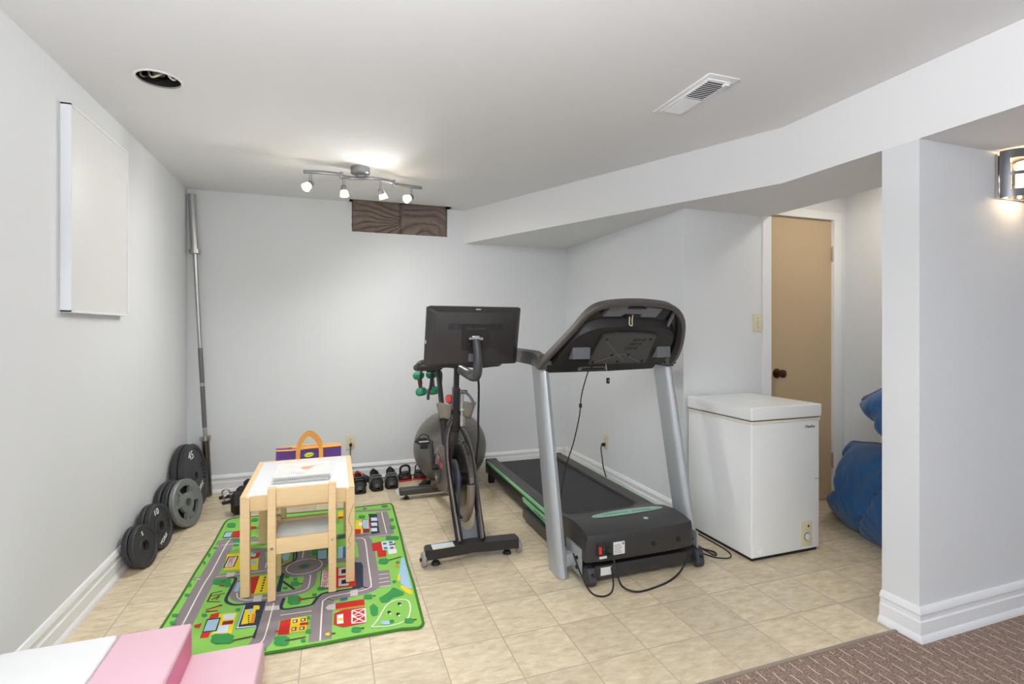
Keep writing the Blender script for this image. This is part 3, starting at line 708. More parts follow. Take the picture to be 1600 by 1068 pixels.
(0,'dg',0,[(0.166,2.395),(0.165,2.383),(0.158,2.378),(0.147,2.382),(0.136,2.383),(0.127,2.397),(0.13,2.407),(0.131,2.42),(0.138,2.424),(0.149,2.421),(0.16,2.419),(0.169,2.405)]),
(0,'dg',0,[(0.314,2.14),(0.312,2.129),(0.305,2.125),(0.294,2.129),(0.284,2.131),(0.276,2.143),(0.279,2.152),(0.281,2.164),(0.288,2.168),(0.299,2.164),(0.309,2.162),(0.317,2.149)]),
(0,'dg',0,[(0.104,2.146),(0.103,2.134),(0.097,2.129),(0.086,2.133),(0.076,2.134),(0.067,2.148),(0.069,2.158),(0.07,2.17),(0.076,2.175),(0.087,2.172),(0.097,2.17),(0.106,2.157)]),
(0,'dg',0,[(0.237,2.162),(0.236,2.155),(0.232,2.152),(0.227,2.153),(0.222,2.154),(0.218,2.162),(0.22,2.168),(0.221,2.176),(0.224,2.179),(0.229,2.177),(0.234,2.177),(0.238,2.169)]),
(0,'dg',0,[(0.269,2.734),(0.267,2.714),(0.258,2.705),(0.243,2.71),(0.23,2.711),(0.219,2.733),(0.223,2.75),(0.225,2.771),(0.234,2.78),(0.249,2.775),(0.263,2.774),(0.274,2.752)]),
(0,'dg',0,[(0.324,2.7),(0.323,2.692),(0.319,2.688),(0.314,2.69),(0.308,2.69),(0.304,2.699),(0.306,2.707),(0.307,2.715),(0.311,2.719),(0.317,2.717),(0.322,2.717),(0.326,2.708)]),
(0,'dg',0,[(0.283,2.5),(0.282,2.492),(0.279,2.489),(0.274,2.49),(0.269,2.491),(0.265,2.499),(0.267,2.506),(0.268,2.514),(0.271,2.517),(0.276,2.516),(0.281,2.515),(0.285,2.507)]),
(0,'dg',0,[(-0.163,2.161),(-0.162,2.14),(-0.17,2.132),(-0.187,2.137),(-0.202,2.139),(-0.218,2.162),(-0.217,2.179),(-0.219,2.201),(-0.21,2.209),(-0.193,2.204),(-0.178,2.202),(-0.161,2.178)]),
(0,'dg',0,[(-0.139,2.47),(-0.138,2.444),(-0.146,2.434),(-0.163,2.439),(-0.177,2.44),(-0.193,2.466),(-0.192,2.489),(-0.194,2.515),(-0.186,2.527),(-0.168,2.521),(-0.153,2.52),(-0.137,2.493)]),
(0,'dg',0,[(-0.24,2.132),(-0.239,2.124),(-0.243,2.12),(-0.25,2.123),(-0.256,2.124),(-0.263,2.133),(-0.263,2.14),(-0.263,2.148),(-0.26,2.152),(-0.253,2.15),(-0.247,2.149),(-0.24,2.139)]),
(0,'dg',0,[(-0.084,2.2),(-0.084,2.191),(-0.087,2.187),(-0.093,2.189),(-0.099,2.189),(-0.105,2.199),(-0.104,2.207),(-0.104,2.216),(-0.101,2.22),(-0.095,2.218),(-0.089,2.218),(-0.083,2.208)]),
(0,'dg',0,[(-0.092,2.303),(-0.092,2.294),(-0.094,2.29),(-0.098,2.291),(-0.101,2.291),(-0.104,2.299),(-0.104,2.307),(-0.104,2.315),(-0.103,2.319),(-0.099,2.318),(-0.096,2.318),(-0.092,2.31)]),
(0,'dg',0,[(-0.102,2.141),(-0.102,2.135),(-0.105,2.133),(-0.11,2.134),(-0.115,2.135),(-0.12,2.142),(-0.12,2.147),(-0.12,2.154),(-0.117,2.156),(-0.111,2.155),(-0.107,2.154),(-0.102,2.147)]),
(0,'dg',0,[(-0.507,2.769),(-0.504,2.754),(-0.509,2.748),(-0.521,2.752),(-0.531,2.753),(-0.544,2.769),(-0.545,2.783),(-0.548,2.798),(-0.543,2.804),(-0.53,2.801),(-0.52,2.799),(-0.507,2.782)]),
(0,'dg',0,[(-0.458,2.728),(-0.456,2.714),(-0.46,2.709),(-0.469,2.712),(-0.476,2.712),(-0.486,2.726),(-0.487,2.738),(-0.489,2.752),(-0.485,2.757),(-0.476,2.755),(-0.468,2.754),(-0.459,2.74)]),
(0,'dg',0,[(-0.505,2.469),(-0.503,2.46),(-0.506,2.456),(-0.512,2.459),(-0.518,2.459),(-0.525,2.469),(-0.526,2.476),(-0.527,2.485),(-0.525,2.488),(-0.518,2.486),(-0.512,2.485),(-0.505,2.476)]),
(0,'dg',0,[(-0.618,2.508),(-0.617,2.5),(-0.619,2.497),(-0.626,2.499),(-0.631,2.5),(-0.639,2.509),(-0.639,2.516),(-0.641,2.524),(-0.639,2.527),(-0.632,2.525),(-0.627,2.524),(-0.619,2.515)]),
(0,'dg',0,[(-0.619,2.682),(-0.617,2.673),(-0.619,2.669),(-0.625,2.671),(-0.631,2.671),(-0.638,2.681),(-0.639,2.689),(-0.641,2.699),(-0.639,2.703),(-0.632,2.701),(-0.627,2.7),(-0.62,2.69)]),
(0,'dg',0,[(-0.633,2.783),(-0.631,2.772),(-0.632,2.767),(-0.636,2.768),(-0.64,2.768),(-0.645,2.778),(-0.647,2.788),(-0.649,2.799),(-0.648,2.804),(-0.644,2.803),(-0.64,2.803),(-0.634,2.792)]),
(0,'dg',0,[(-0.379,2.469),(-0.378,2.46),(-0.38,2.456),(-0.386,2.458),(-0.391,2.459),(-0.398,2.468),(-0.398,2.476),(-0.399,2.485),(-0.397,2.488),(-0.391,2.486),(-0.385,2.486),(-0.379,2.477)]),
(0,'dg',0,[(-0.154,2.628),(-0.154,2.613),(-0.16,2.606),(-0.172,2.61),(-0.182,2.611),(-0.193,2.628),(-0.192,2.641),(-0.193,2.657),(-0.187,2.663),(-0.175,2.659),(-0.164,2.658),(-0.153,2.641)]),
(0,'dg',0,[(-0.203,2.72),(-0.203,2.71),(-0.206,2.706),(-0.213,2.708),(-0.219,2.708),(-0.226,2.719),(-0.225,2.728),(-0.226,2.738),(-0.223,2.743),(-0.216,2.74),(-0.209,2.74),(-0.203,2.729)]),
(0,'dg',0,[(-0.164,2.681),(-0.164,2.672),(-0.167,2.668),(-0.173,2.67),(-0.178,2.67),(-0.184,2.68),(-0.183,2.688),(-0.184,2.697),(-0.181,2.701),(-0.175,2.699),(-0.169,2.699),(-0.164,2.689)]),
(0,'dg',0,[(-0.202,2.603),(-0.202,2.594),(-0.205,2.591),(-0.212,2.593),(-0.217,2.593),(-0.224,2.603),(-0.223,2.61),(-0.224,2.619),(-0.221,2.623),(-0.214,2.62),(-0.208,2.62),(-0.202,2.61)]),
(0,'dg',0,[(-0.071,2.494),(-0.071,2.485),(-0.074,2.482),(-0.081,2.484),(-0.086,2.484),(-0.092,2.493),(-0.091,2.501),(-0.091,2.51),(-0.088,2.514),(-0.081,2.511),(-0.076,2.511),(-0.07,2.501)]),
(0,'dg',0,[(-0.038,2.54),(-0.038,2.53),(-0.043,2.526),(-0.054,2.53),(-0.063,2.531),(-0.072,2.543),(-0.07,2.551),(-0.07,2.561),(-0.065,2.564),(-0.054,2.561),(-0.045,2.559),(-0.036,2.548)]),
(0,'dg',0,[(-0.571,3.549),(-0.567,3.523),(-0.573,3.512),(-0.589,3.517),(-0.602,3.518),(-0.618,3.544),(-0.62,3.566),(-0.624,3.592),(-0.618,3.603),(-0.602,3.598),(-0.589,3.597),(-0.572,3.571)]),
(0,'dg',0,[(-0.607,3.211),(-0.606,3.202),(-0.608,3.199),(-0.615,3.201),(-0.621,3.201),(-0.628,3.211),(-0.628,3.218),(-0.63,3.227),(-0.627,3.231),(-0.62,3.229),(-0.615,3.228),(-0.608,3.219)]),
(0,'dg',0,[(-0.5,3.211),(-0.499,3.2),(-0.503,3.196),(-0.511,3.199),(-0.519,3.2),(-0.528,3.212),(-0.528,3.221),(-0.53,3.232),(-0.526,3.237),(-0.517,3.234),(-0.509,3.233),(-0.5,3.221)]),
(0,'dg',0,[(-0.624,3.024),(-0.622,3.011),(-0.622,3.005),(-0.626,3.006),(-0.63,3.005),(-0.635,3.017),(-0.637,3.028),(-0.64,3.041),(-0.639,3.048),(-0.635,3.047),(-0.632,3.048),(-0.626,3.035)]),
(0,'dg',0,[(-0.621,3.12),(-0.618,3.104),(-0.619,3.096),(-0.623,3.097),(-0.626,3.096),(-0.633,3.111),(-0.635,3.125),(-0.638,3.141),(-0.638,3.149),(-0.633,3.148),(-0.63,3.15),(-0.624,3.135)]),
(0,'dg',0,[(0.351,3.588),(0.349,3.573),(0.341,3.568),(0.328,3.572),(0.317,3.574),(0.307,3.59),(0.31,3.603),(0.312,3.618),(0.32,3.624),(0.333,3.619),(0.345,3.618),(0.354,3.601)]),
(0,'dg',0,[(0.357,3.019),(0.355,3.002),(0.342,2.996),(0.32,3.003),(0.3,3.008),(0.283,3.029),(0.288,3.043),(0.29,3.061),(0.303,3.066),(0.326,3.059),(0.346,3.055),(0.363,3.033)]),
(0,'dg',0,[(0.356,3.192),(0.354,3.175),(0.347,3.169),(0.338,3.171),(0.329,3.172),(0.322,3.188),(0.325,3.202),(0.327,3.219),(0.333,3.226),(0.343,3.223),(0.352,3.222),(0.359,3.206)]),
(0,'dg',0,[(0.361,3.315),(0.359,3.298),(0.354,3.29),(0.347,3.292),(0.34,3.291),(0.336,3.308),(0.339,3.323),(0.341,3.341),(0.345,3.349),(0.353,3.347),(0.359,3.348),(0.364,3.331)]),
(0,'dg',0,[(0.192,3.43),(0.191,3.411),(0.183,3.404),(0.171,3.407),(0.16,3.408),(0.151,3.427),(0.153,3.443),(0.155,3.462),(0.162,3.469),(0.174,3.466),(0.185,3.465),(0.195,3.445)]),
(0,'dg',0,[(0.212,3.587),(0.211,3.578),(0.207,3.574),(0.199,3.576),(0.192,3.577),(0.186,3.587),(0.188,3.595),(0.189,3.605),(0.193,3.609),(0.201,3.606),(0.208,3.605),(0.213,3.595)]),
(0,'dg',0,[(0.064,3.146),(0.063,3.13),(0.057,3.124),(0.046,3.128),(0.036,3.129),(0.027,3.145),(0.029,3.158),(0.029,3.173),(0.035,3.18),(0.046,3.176),(0.057,3.175),(0.066,3.159)]),
(0,'dg',0,[(-0.465,2.762),(-0.462,2.743),(-0.474,2.737),(-0.498,2.745),(-0.519,2.75),(-0.543,2.773),(-0.542,2.789),(-0.545,2.809),(-0.534,2.815),(-0.509,2.807),(-0.488,2.803),(-0.464,2.779)]),
(0,'dg',0,[(-0.37,2.247),(-0.367,2.225),(-0.379,2.217),(-0.404,2.226),(-0.425,2.23),(-0.45,2.256),(-0.45,2.275),(-0.454,2.299),(-0.443,2.307),(-0.417,2.298),(-0.394,2.294),(-0.369,2.267)]),
(0,'dg',0,[(-0.622,2.508),(-0.62,2.499),(-0.623,2.496),(-0.63,2.498),(-0.636,2.499),(-0.643,2.508),(-0.644,2.515),(-0.646,2.524),(-0.644,2.528),(-0.637,2.525),(-0.631,2.525),(-0.623,2.515)]),
(0,'dg',0,[(-0.613,2.447),(-0.611,2.439),(-0.614,2.436),(-0.621,2.438),(-0.627,2.439),(-0.634,2.447),(-0.635,2.454),(-0.637,2.463),(-0.634,2.466),(-0.627,2.464),(-0.621,2.463),(-0.614,2.454)]),
(0,'dg',0,[(-0.453,3.602),(-0.451,3.584),(-0.456,3.576),(-0.468,3.579),(-0.478,3.58),(-0.49,3.599),(-0.49,3.615),(-0.492,3.634),(-0.487,3.642),(-0.475,3.638),(-0.465,3.638),(-0.453,3.618)]),
(0,'dg',0,[(-0.7,3.641),(-0.697,3.623),(-0.702,3.615),(-0.714,3.619),(-0.725,3.62),(-0.739,3.639),(-0.74,3.655),(-0.744,3.674),(-0.739,3.682),(-0.726,3.678),(-0.715,3.677),(-0.701,3.657)]),
(0,'dg',0,[(-0.49,3.27),(-0.488,3.255),(-0.495,3.25),(-0.511,3.255),(-0.525,3.257),(-0.54,3.275),(-0.54,3.288),(-0.542,3.303),(-0.534,3.308),(-0.518,3.303),(-0.504,3.301),(-0.489,3.283)]),
(0,'dg',0,[(-0.203,3.013),(-0.203,3.004),(-0.207,3.001),(-0.215,3.004),(-0.223,3.005),(-0.231,3.015),(-0.23,3.023),(-0.23,3.032),(-0.226,3.035),(-0.217,3.032),(-0.21,3.031),(-0.202,3.021)]),
(0,'dg',0,[(-0.248,2.915),(-0.247,2.894),(-0.25,2.884),(-0.258,2.886),(-0.265,2.885),(-0.274,2.905),(-0.274,2.924),(-0.276,2.945),(-0.273,2.955),(-0.264,2.953),(-0.257,2.954),(-0.248,2.933)]),
(0,'dg',0,[(-0.08,2.971),(-0.08,2.944),(-0.085,2.932),(-0.095,2.934),(-0.104,2.933),(-0.114,2.959),(-0.113,2.982),(-0.114,3.009),(-0.108,3.022),(-0.098,3.019),(-0.089,3.021),(-0.079,2.994)]),
(1,'br',0.008,[(0.17,2.399),(0.181,2.398)]),
(1,'br',0.008,[(0.315,2.147),(0.328,2.145)]),
(1,'br',0.008,[(0.105,2.155),(0.118,2.153)]),
(1,'br',0.008,[(0.271,2.745),(0.34,2.766)]),
(1,'br',0.008,[(-0.177,2.165),(-0.102,2.166)]),
(1,'br',0.008,[(-0.148,2.476),(-0.07,2.473)]),
(1,'br',0.008,[(-0.369,2.235),(-0.296,2.24)]),
(1,'br',0.008,[(-0.155,2.631),(-0.138,2.626)]),
(1,'br',0.008,[(-0.507,2.769),(-0.492,2.774)]),
(1,'br',0.008,[(-0.508,2.733),(-0.486,2.726)]),
(1,'br',0.008,[(-0.008,2.156),(0.008,2.153)]),
(1,'br',0.008,[(-0.138,2.473),(-0.078,2.474)]),
(0,'red',0,[(-0.136,2.473),(-0.138,2.459),(-0.147,2.463),(-0.15,2.478),(-0.148,2.492),(-0.139,2.487)]),
(0,'y',0,[(-0.011,2.153),(-0.018,2.143),(-0.031,2.153),(-0.029,2.166),(-0.018,2.168)]),
(0,'o',0,[(0.317,2.664),(0.314,2.651),(0.306,2.65),(0.3,2.658),(0.298,2.67),(0.301,2.682),(0.31,2.682),(0.317,2.678)]),
(0,'b',0,[(0.029,2.425),(0.06,2.426),(0.06,2.403),(0.028,2.402)]),
(0,'red',0,[(-0.563,3.441),(-0.526,3.443),(-0.512,3.339),(-0.561,3.351)]),
(0,'k',0,[(-0.609,3.451),(-0.564,3.439),(-0.565,3.348),(-0.61,3.359)]),
(0,'lb',0,[(-0.604,3.441),(-0.567,3.432),(-0.568,3.356),(-0.607,3.365)]),
(0,'red',0,[(-0.497,3.497),(-0.449,3.486),(-0.444,3.444),(-0.491,3.455)]),
]
# ================================================================ play rug
RC = {'g': rgb(142, 204, 92), 'dg': rgb(58, 150, 78), 'r': rgb(146, 134, 138), 'n': rgb(46, 56, 78), 'red': rgb(206, 42, 36), 'y': rgb(246, 216, 40), 'w': rgb(244, 238, 232), 'w2': rgb(214, 204, 204),
      'lb': rgb(168, 204, 226), 'b': rgb(56, 112, 156), 'br': rgb(96, 40, 24), 'o': rgb(240, 150, 50), 'k': rgb(30, 30, 34), 'lt': rgb(214, 226, 236), 'm': rgb(140, 36, 44), 'og': rgb(120, 130, 70), 'e': rgb(62, 122, 34)}
keys = list(RC)
RM = [mat('rug_' + k, RC[k], .9, var=.1, scale=420, bump=.35, bscale=600) for k in keys]
cx = sum(p[0] for p in RUG_EDGE)/len(RUG_EDGE); cy = sum(p[1] for p in RUG_EDGE)/len(RUG_EDGE)
t = thing('play_rug', 'green road map play rug under the small wooden table', 'rug', (cx, cy, 0))
def inside(p):
    x, y = p; c = False; E = RUG_EDGE
    for i in range(len(E)):
        (x0, y0), (x1, y1) = E[i], E[i-1]
        if (y0 > y) != (y1 > y) and x < (x1-x0)*(y-y0)/(y1-y0)+x0: c = not c
    return c
b = MB(); b.mi(keys.index('g')); b.prism(RUG_EDGE, 0.001, .0070)
zz = .0071
for kind, c, w, P in RUG_ART:
    zz += .000011
    b.mi(keys.index(c))
    if kind == 0:
        q_ = []
        for p in P:
            f = 1.0
            while not inside((cx+(p[0]-cx)*f, cy+(p[1]-cy)*f)) and f > .8: f -= .005
            q_.append((cx+(p[0]-cx)*f, cy+(p[1]-cy)*f, zz))
        b.add(q_, [tuple(range(len(q_)))])
    else:
        PP = [Vector((x, y, 0)) for x, y in P]
        if len(PP) > 3: PP = catmull(PP, 4)
        if w > .02:
            for _ in range(10): PP = [PP[0]]+[(PP[i-1]+PP[i]*2+PP[i+1])/4 for i in range(1, len(PP)-1)]+[PP[-1]]
        PP = [p for p in PP if inside((cx+(p.x-cx)*1.02, cy+(p.y-cy)*1.02))]
        if len(PP) < 2: continue
        vs = []
        for i, p in enumerate(PP):
            d_ = (PP[min(i+1, len(PP)-1)]-PP[max(i-1, 0)]).normalized(); s_ = Vector((-d_.y, d_.x, 0))*(w/2)
            vs += [(p.x+s_.x, p.y+s_.y, zz), (p.x-s_.x, p.y-s_.y, zz)]
        b.add(vs, [(2*i, 2*i+1, 2*i+3, 2*i+2) for i in range(len(PP)-1)])
# lettering on the printed signs
b.mi(keys.index('red'))
b.text('FIRE HOUSE', .034, frame((-.0365, 2.644, zz+.0003), (.03, .99, 0), (-.99, .03, 0), (0, 0, 1)), .0001)
b.text('COFFEE', .032, frame((-.503, 3.0, zz+.0003), (0, 1, 0), (-1, 0, 0), (0, 0, 1)), .0001)
pile = obj('printed_pile', b, RM, t, True)
b = MB(); b.tube([(x, y, .006) for x, y in RUG_EDGE], .006, 8, closed=True, flat=.9); obj('bound_edge', b, RM[keys.index('e')], t, True, label='dark green bound edge')

# ================================================================ wooden play table and chair
TX0, TX1, TY0, TY1, TH = -.396, .096, 2.565, 3.215, .462
t = thing('kids_table', 'small pine play table with white top standing on the road rug', 'table', ((TX0+TX1)/2, (TY0+TY1)/2, 0.009))
L = .040
for x in (TX0, TX1-L):
    for y in (TY0, TY1-L):
        b = MB(); b.box(x, x+L, y, y+L, .0108, TH-.004, .004); obj('leg', b, PINE, t, True)
b = MB(); b.box(TX0+.012, TX1-.012, TY0+.012, TY1-.012, TH-.012, TH+.0025, .001); obj('top_panel', b, LAMW, t, True)
for y in (TY0+.006, TY1-.024):
    b = MB(); b.box(TX0+L, TX1-L, y, y+.018, TH-.068, TH, .002); obj('apron', b, PINEX, t, True)
for x in (TX0+.006, TX1-.024):
    b = MB(); b.box(x, x+.018, TY0+L, TY1-L, TH-.068, TH, .002); obj('apron', b, PINEY, t, True)
for x in (TX0, TX1-.026):
    b = MB(); b.box(x, x+.026, TY0, TY1, TH-.0045, TH+.003, .002); obj('edge_strip', b, PINEY, t, True)
b = MB(); b.box(TX0+.026, TX1-.026, TY1-.026, TY1, TH-.0045, TH+.003, .002); obj('edge_strip', b, PINEX, t, True)
b = MB(); b.tube([(TX1-.002, TY0-.0008, .385), (TX1-.02, TY0-.0008, .34), (TX1-.026, TY0-.0008, .30), (TX1-.012, TY0-.0008, .262), (TX1-.028, TY0-.0008, .21), (TX1-.018, TY0-.0008, .19), (TX1-.035, TY0-.0008, .17)], .0009, 5, smooth=5)
obj('pencil_scribble', b, mat('pencil', rgb(110, 80, 60), .8), t, True)

CX0, CX1, CY0, CY1 = -.276, .012, 2.492, 2.775
t = thing('kids_chair', 'small pine chair with white seat, its back to the camera', 'chair', ((CX0+CX1)/2, (CY0+CY1)/2, .009))
P_ = .034
for x in (CX0, CX1-P_):
    b = MB(); b.box(x, x+P_, CY0, CY0+P_, .0108, .512, .004); obj('leg', b, PINE, t, True)
    b = MB(); b.box(x, x+P_, CY1-P_, CY1, .0108, .302, .004); obj('leg', b, PINE, t, True)
b = MB(); b.box(CX0+P_, CX1-P_, CY0+.008, CY0+.026, .425, .508, .003); obj('backrest', b, PINEX, t, True)
b = MB(); b.box(CX0+P_, CX1-P_, CY0+.006, CY0+.024, .215, .285, .003); obj('seat_rail', b, PINEX, t, True)
b = MB(); b.box(CX0+P_, CX1-P_, CY1-.024, CY1-.006, .215, .285, .003); obj('seat_rail', b, PINEX, t, True)
for x in (CX0+.008, CX1-.026):
    b = MB(); b.box(x, x+.018, CY0+P_, CY1-P_, .215, .285, .003); obj('seat_rail', b, PINEY, t, True)
b = MB(); b.box(CX0+.026, CX1-.026, CY0+.024, CY1-.024, .262, .271, .001); obj('seat', b, LAMW, t, True)
for x, z in ((CX0+P_/2, .245), (CX1-P_/2, .252)):
    b = MB(); b.cyl((x, CY0-.0015, z), (x, CY0+.004, z), .0065, n=14); obj('bolt', b, CHROME, t, True)

# sketch books
def sketchbook(M, label, w, d, h, art, group):
    t = thing('sketchbook', label, 'book', M, group)
    b = MB(); b.box(-w/2, w/2, -d/2, d/2, 0, .0015); b.box(-w/2, w/2, -d/2, d/2, h-.0015, h); b.mi(1); b.box(-w/2+.002, w/2-.002, -d/2+.006, d/2-.002, .0015, h-.0015)
    obj('pages', b, [WLAB, PAPER], t)
    b = MB()
    n = 30
    for i in range(n):
        x = -w/2+.012+(w-.024)*i/(n-1)
        b.tube([(x, -d/2+.004+.005*math.cos(a), h/2+.0065*math.sin(a)) for a in [k*PI/5 for k in range(10)]], .0007, 5, closed=True)
    obj('spiral_binding', b, mat('wire_black', rgb(140, 137, 135), .35, metal=.5), t)
    if art:
        b = MB()
        def pz(i, poly): b.mi(i); z = h+.0003+.00012*i; b.add([(x*w, y*d, z) for x, y in poly], [tuple(range(len(poly)))])
        pz(0, [(.05+.10*math.cos(a)*(1+.2*math.sin(3*a)), .08+.13*math.sin(a)) for a in [k*PI/8 for k in range(16)]])
        pz(0, [(.13, .12), (.25, .18), (.23, .26), (.10, .2)])
        pz(1, [(-.3, .22), (-.08, .12), (-.1, .2), (-.3, .32)]); pz(1, [(.2, .12), (.42, .3), (.38, .34), (.18, .2)])
        pz(2, [(-.25, -.2), (-.08, -.32), (-.02, -.25), (-.2, -.1)]); pz(3, [(-.12, -.36), (.0, -.4), (.03, -.28), (-.1, -.25)])
        pz(2, [(-.05, .38), (.15, .42), (.14, .38), (-.05, .34)])
        obj('cover_drawing', b, [mat('crayon_orange', rgb(232, 168, 140), .8, var=.1, scale=120), mat('crayon_tan', rgb(228, 220, 200), .8), mat('crayon_blue', rgb(206, 220, 236), .8), mat('crayon_pink', rgb(238, 204, 210), .8)], t, label='faint crayon drawing of a reddish brown animal')
    return t
zt = TH+.003
b1 = sketchbook(TR(-.150, 2.858, zt+.0016, rz=-.02), 'spiral sketchbook on the play table, lower one of two', .262, .27, .012, False, 'stacked sketchbooks')
b2 = sketchbook(TR(-.147, 2.868, zt+.0155, rz=.01), 'spiral sketchbook with a drawing on its cover, upper one of two on the play table', .266, .27, .012, True, 'stacked sketchbooks')

# step stool carrying the art bag
t = thing('step_stool', 'low wooden step stool behind the play table under the purple bag', 'stool', (-.14, 3.43, 0))
for x in (-.30, -.005):
    b = MB(); b.box(x, x+.025, 3.38, 3.48, .0108, .342, .003); obj('leg', b, PINE, t, True)
b = MB(); b.box(-.31, .03, 3.37, 3.49, .342, .362, .004); obj('seat', b, PINEX, t, True)
t = thing('art_bag', 'purple nylon art bag with orange handles and trim behind the play table', 'bag', (-.14, 3.43, .3625))
def bagfn(u, v):  # shell, front-back pinched at the top
    a = 2*PI*u; w_ = .188; dd = .05*(1-.62*v)
    x = w_*max(-1, min(1, 1.25*math.cos(a))); y = dd*max(-1, min(1, 1.6*math.sin(a)))
    z = .001+v*.122*(1-.02*math.cos(a))
    n_ = .006*noise.noise(Vector((x*22, y*30, z*18)))*min(1, 6*v*(1-v)+.3)
    return (x-.002, y+n_, z+.5*n_*v)
b = MB(); b.grid(bagfn, 72, 14); b.add([bagfn(i/72, 0) for i in range(72)], [tuple(range(72))]); b.add([bagfn(i/72, 1) for i in range(72)], [tuple(range(72))]); obj('bag_body', b, PURPLE, t)
b = MB(); b.tube([(-.188, -.020, .116), (-.1, -.024, .114), (0, -.022, .120), (.1, -.024, .121), (.186, -.019, .123)], .009, 8, smooth=4, flat=.6)
b.tube([(-.186, .019, .122), (-.1, .022, .126), (0, .022, .13), (.1, .022, .126), (.186, .019, .126)], .008, 8, smooth=4, flat=.6); b.box(-.186, .186, -.016, .018, .116, .124)
obj('orange_trim', b, ORANGE, t)
def strap(y, s):
    pts = [(-.066, y-.022*s, .045), (-.064, y-.012*s, .10), (-.060, y-.004*s, .135), (-.042, y, .178), (-.005, y+.003, .207), (.030, y, .188), (.056, y, .15), (.066, y-.006*s, .115), (.068, y-.022*s, .06)]
    P2 = catmull([Vector(p) for p in pts], 6); vs = []
    for p in P2:
        for dx, dy in ((-1, -1), (1, -1), (1, 1), (-1, 1)): vs.append((p.x+dx*.0005, p.y, p.z))
    b = MB(); N = len(P2); vs = []
    for i, p in enumerate(P2):
        tt = (P2[min(i+1, N-1)]-P2[max(i-1, 0)]).normalized(); ww = Vector((-tt.z, 0, tt.x)).normalized()*.0125
        for a_, o_ in ((1, -.0012), (-1, -.0012), (-1, .0012), (1, .0012)): vs.append((p.x+ww.x*a_, p.y+o_, p.z+ww.z*a_))
    b.add(vs, [(4*i+k, 4*i+(k+1) % 4, 4*i+4+(k+1) % 4, 4*i+4+k) for i in range(N-1) for k in range(4)]+[(0, 1, 2, 3), (4*N-1, 4*N-2, 4*N-3, 4*N-4)]); return b
obj('handle', strap(-.030, 1), ORANGE, t); obj('handle', strap(.03, -1), ORANGE, t)
b = MB().xf(frame((-.002, -.036, .082), (1, 0, .12), (-.12, .28, .95), (0, -1, .25)))
b.prism([(.031*math.cos(a), .016*math.sin(a)) for a in [k*PI/12 for k in range(24)]], -.004, .003)
b.mi(1); b.prism([(.027*math.cos(a), .0135*math.sin(a)) for a in [k*PI/12 for k in range(24)]], .003, .004); b.mi(2); b.text('Crayola', .0155, TR(0, 0, .0045), .0004)
obj('logo_badge', b, [mat('badge_green', rgb(90, 130, 60), .5), mat('badge_yellow', rgb(236, 226, 60), .5), mat('badge_ink', rgb(40, 90, 40), .5)], t)

# ================================================================ soft play steps
def soft(name, label, x0, x1, y0, y1, z1, m, rz=0, bev=.016):
    b = MB(); b.box(x0, x1, y0, y1, .003, z1, bev, 4)
    o = obj(name, b, m, origin=((x0+x1)/2, (y0+y1)/2, 0)); return tag(o, label, 'soft play block')
soft('foam_block', 'white vinyl foam block in the bottom left corner beside the pink steps', -.985, -.672, .9, 2.035, .208, WHITEV)
SX0, SX1, SX2, SZ = -.668, -.458, -.232, .104
t = thing('foam_steps', 'pale pink vinyl foam steps on the floor in front of the rug', 'soft play steps', ((SX0+SX1)/2, 1.5, 0))
b = MB(); b.box(SX0, SX1, .9, 2.030, .003, .208, .014, 4); obj('step', b, PINKV, t, True)
b = MB(); b.box(SX1-.004, SX2, .9, 2.02, .003, SZ, .014, 4); obj('step', b, PINKV, t, True)
b = MB(); b.box(SX1-.002, SX1+.0008, .92, 2.01, SZ+.001, .194); obj('riser_panel', b, mat('deep_pink_vinyl', rgb(226, 130, 162), .5), t, True, label='deeper pink riser')

# ================================================================ chest freezer
FX0, FX1, FY0, FY1 = 2.062, 2.535, 2.112, 2.618
t = thing('chest_freezer', 'white chest freezer with lid, standing beside the treadmill', 'freezer', ((FX0+FX1)/2, (FY0+FY1)/2, 0))
b = MB(); b.box(FX0, FX1, FY0, FY1, .018, .722, .006, 3); obj('cabinet', b, APPL, t, True)
b = MB(); b.box(FX0+.01, FX1-.01, FY0+.01, FY1-.01, 0.001, .022); obj('plinth', b, RUBBER, t, True)
b = MB(); b.box(FX0-.003, FX1+.004, FY0-.003, FY1, .716, .732, .003); obj('cream_rim', b, mat('pale_cream', rgb(230, 226, 212), .45), t, True, label='cream rim below the lid')
b = MB(); b.box(FX0+.002, FX1-.002, FY0+.004, FY1-.004, .732, .739); obj('gasket', b, mat('gasket', rgb(120, 116, 108), .8), t, True)
b = MB(); b.box(FX0-.006, FX1+.010, FY0-.008, FY1+.004, .739, .808, .007, 3)
lid = obj('lid', b, APPL, t, True)
b = MB(); b.box(FX0-.0075, FX0-.005, FY0+.04, FY1-.08, .768, .790, .001); obj('lid_handle_groove', b, APPL, lid, True)
b = MB().xf(TR(2.466, FY0-.0006, .686, rx=PI/2)); b.text('Danby', .022, Matrix(), .0006, 1.25); obj('brand_lettering', b, BLACKP, t, True, label='small black brand lettering')
b = MB(); b.box(2.402, 2.478, FY0-.004, FY0+.001, .036, .170, .003); cp = obj('control_panel', b, CREAM, t, True)
b = MB(); b.box(2.446, 2.456, FY0-.0055, FY0-.003, .138, .150, .001); obj('indicator_window', b, RUBBER, cp, True)
b = MB().xf(TR(2.441, FY0-.004, .088)); b.lathe([(.021, 0), (.021, -.002), (.018, -.002)], 24, 'Y'); obj('dial_ring', b, DGREY, cp, True)
b = MB().xf(TR(2.441, FY0-.004, .088)); b.lathe([(.0185, 0), (.0175, -.010), (0, -.011)], 24, 'Y'); b.box(-.003, .003, -.014, -.01, -.015, .015, .001); obj('dial', b, WLAB, cp, True)
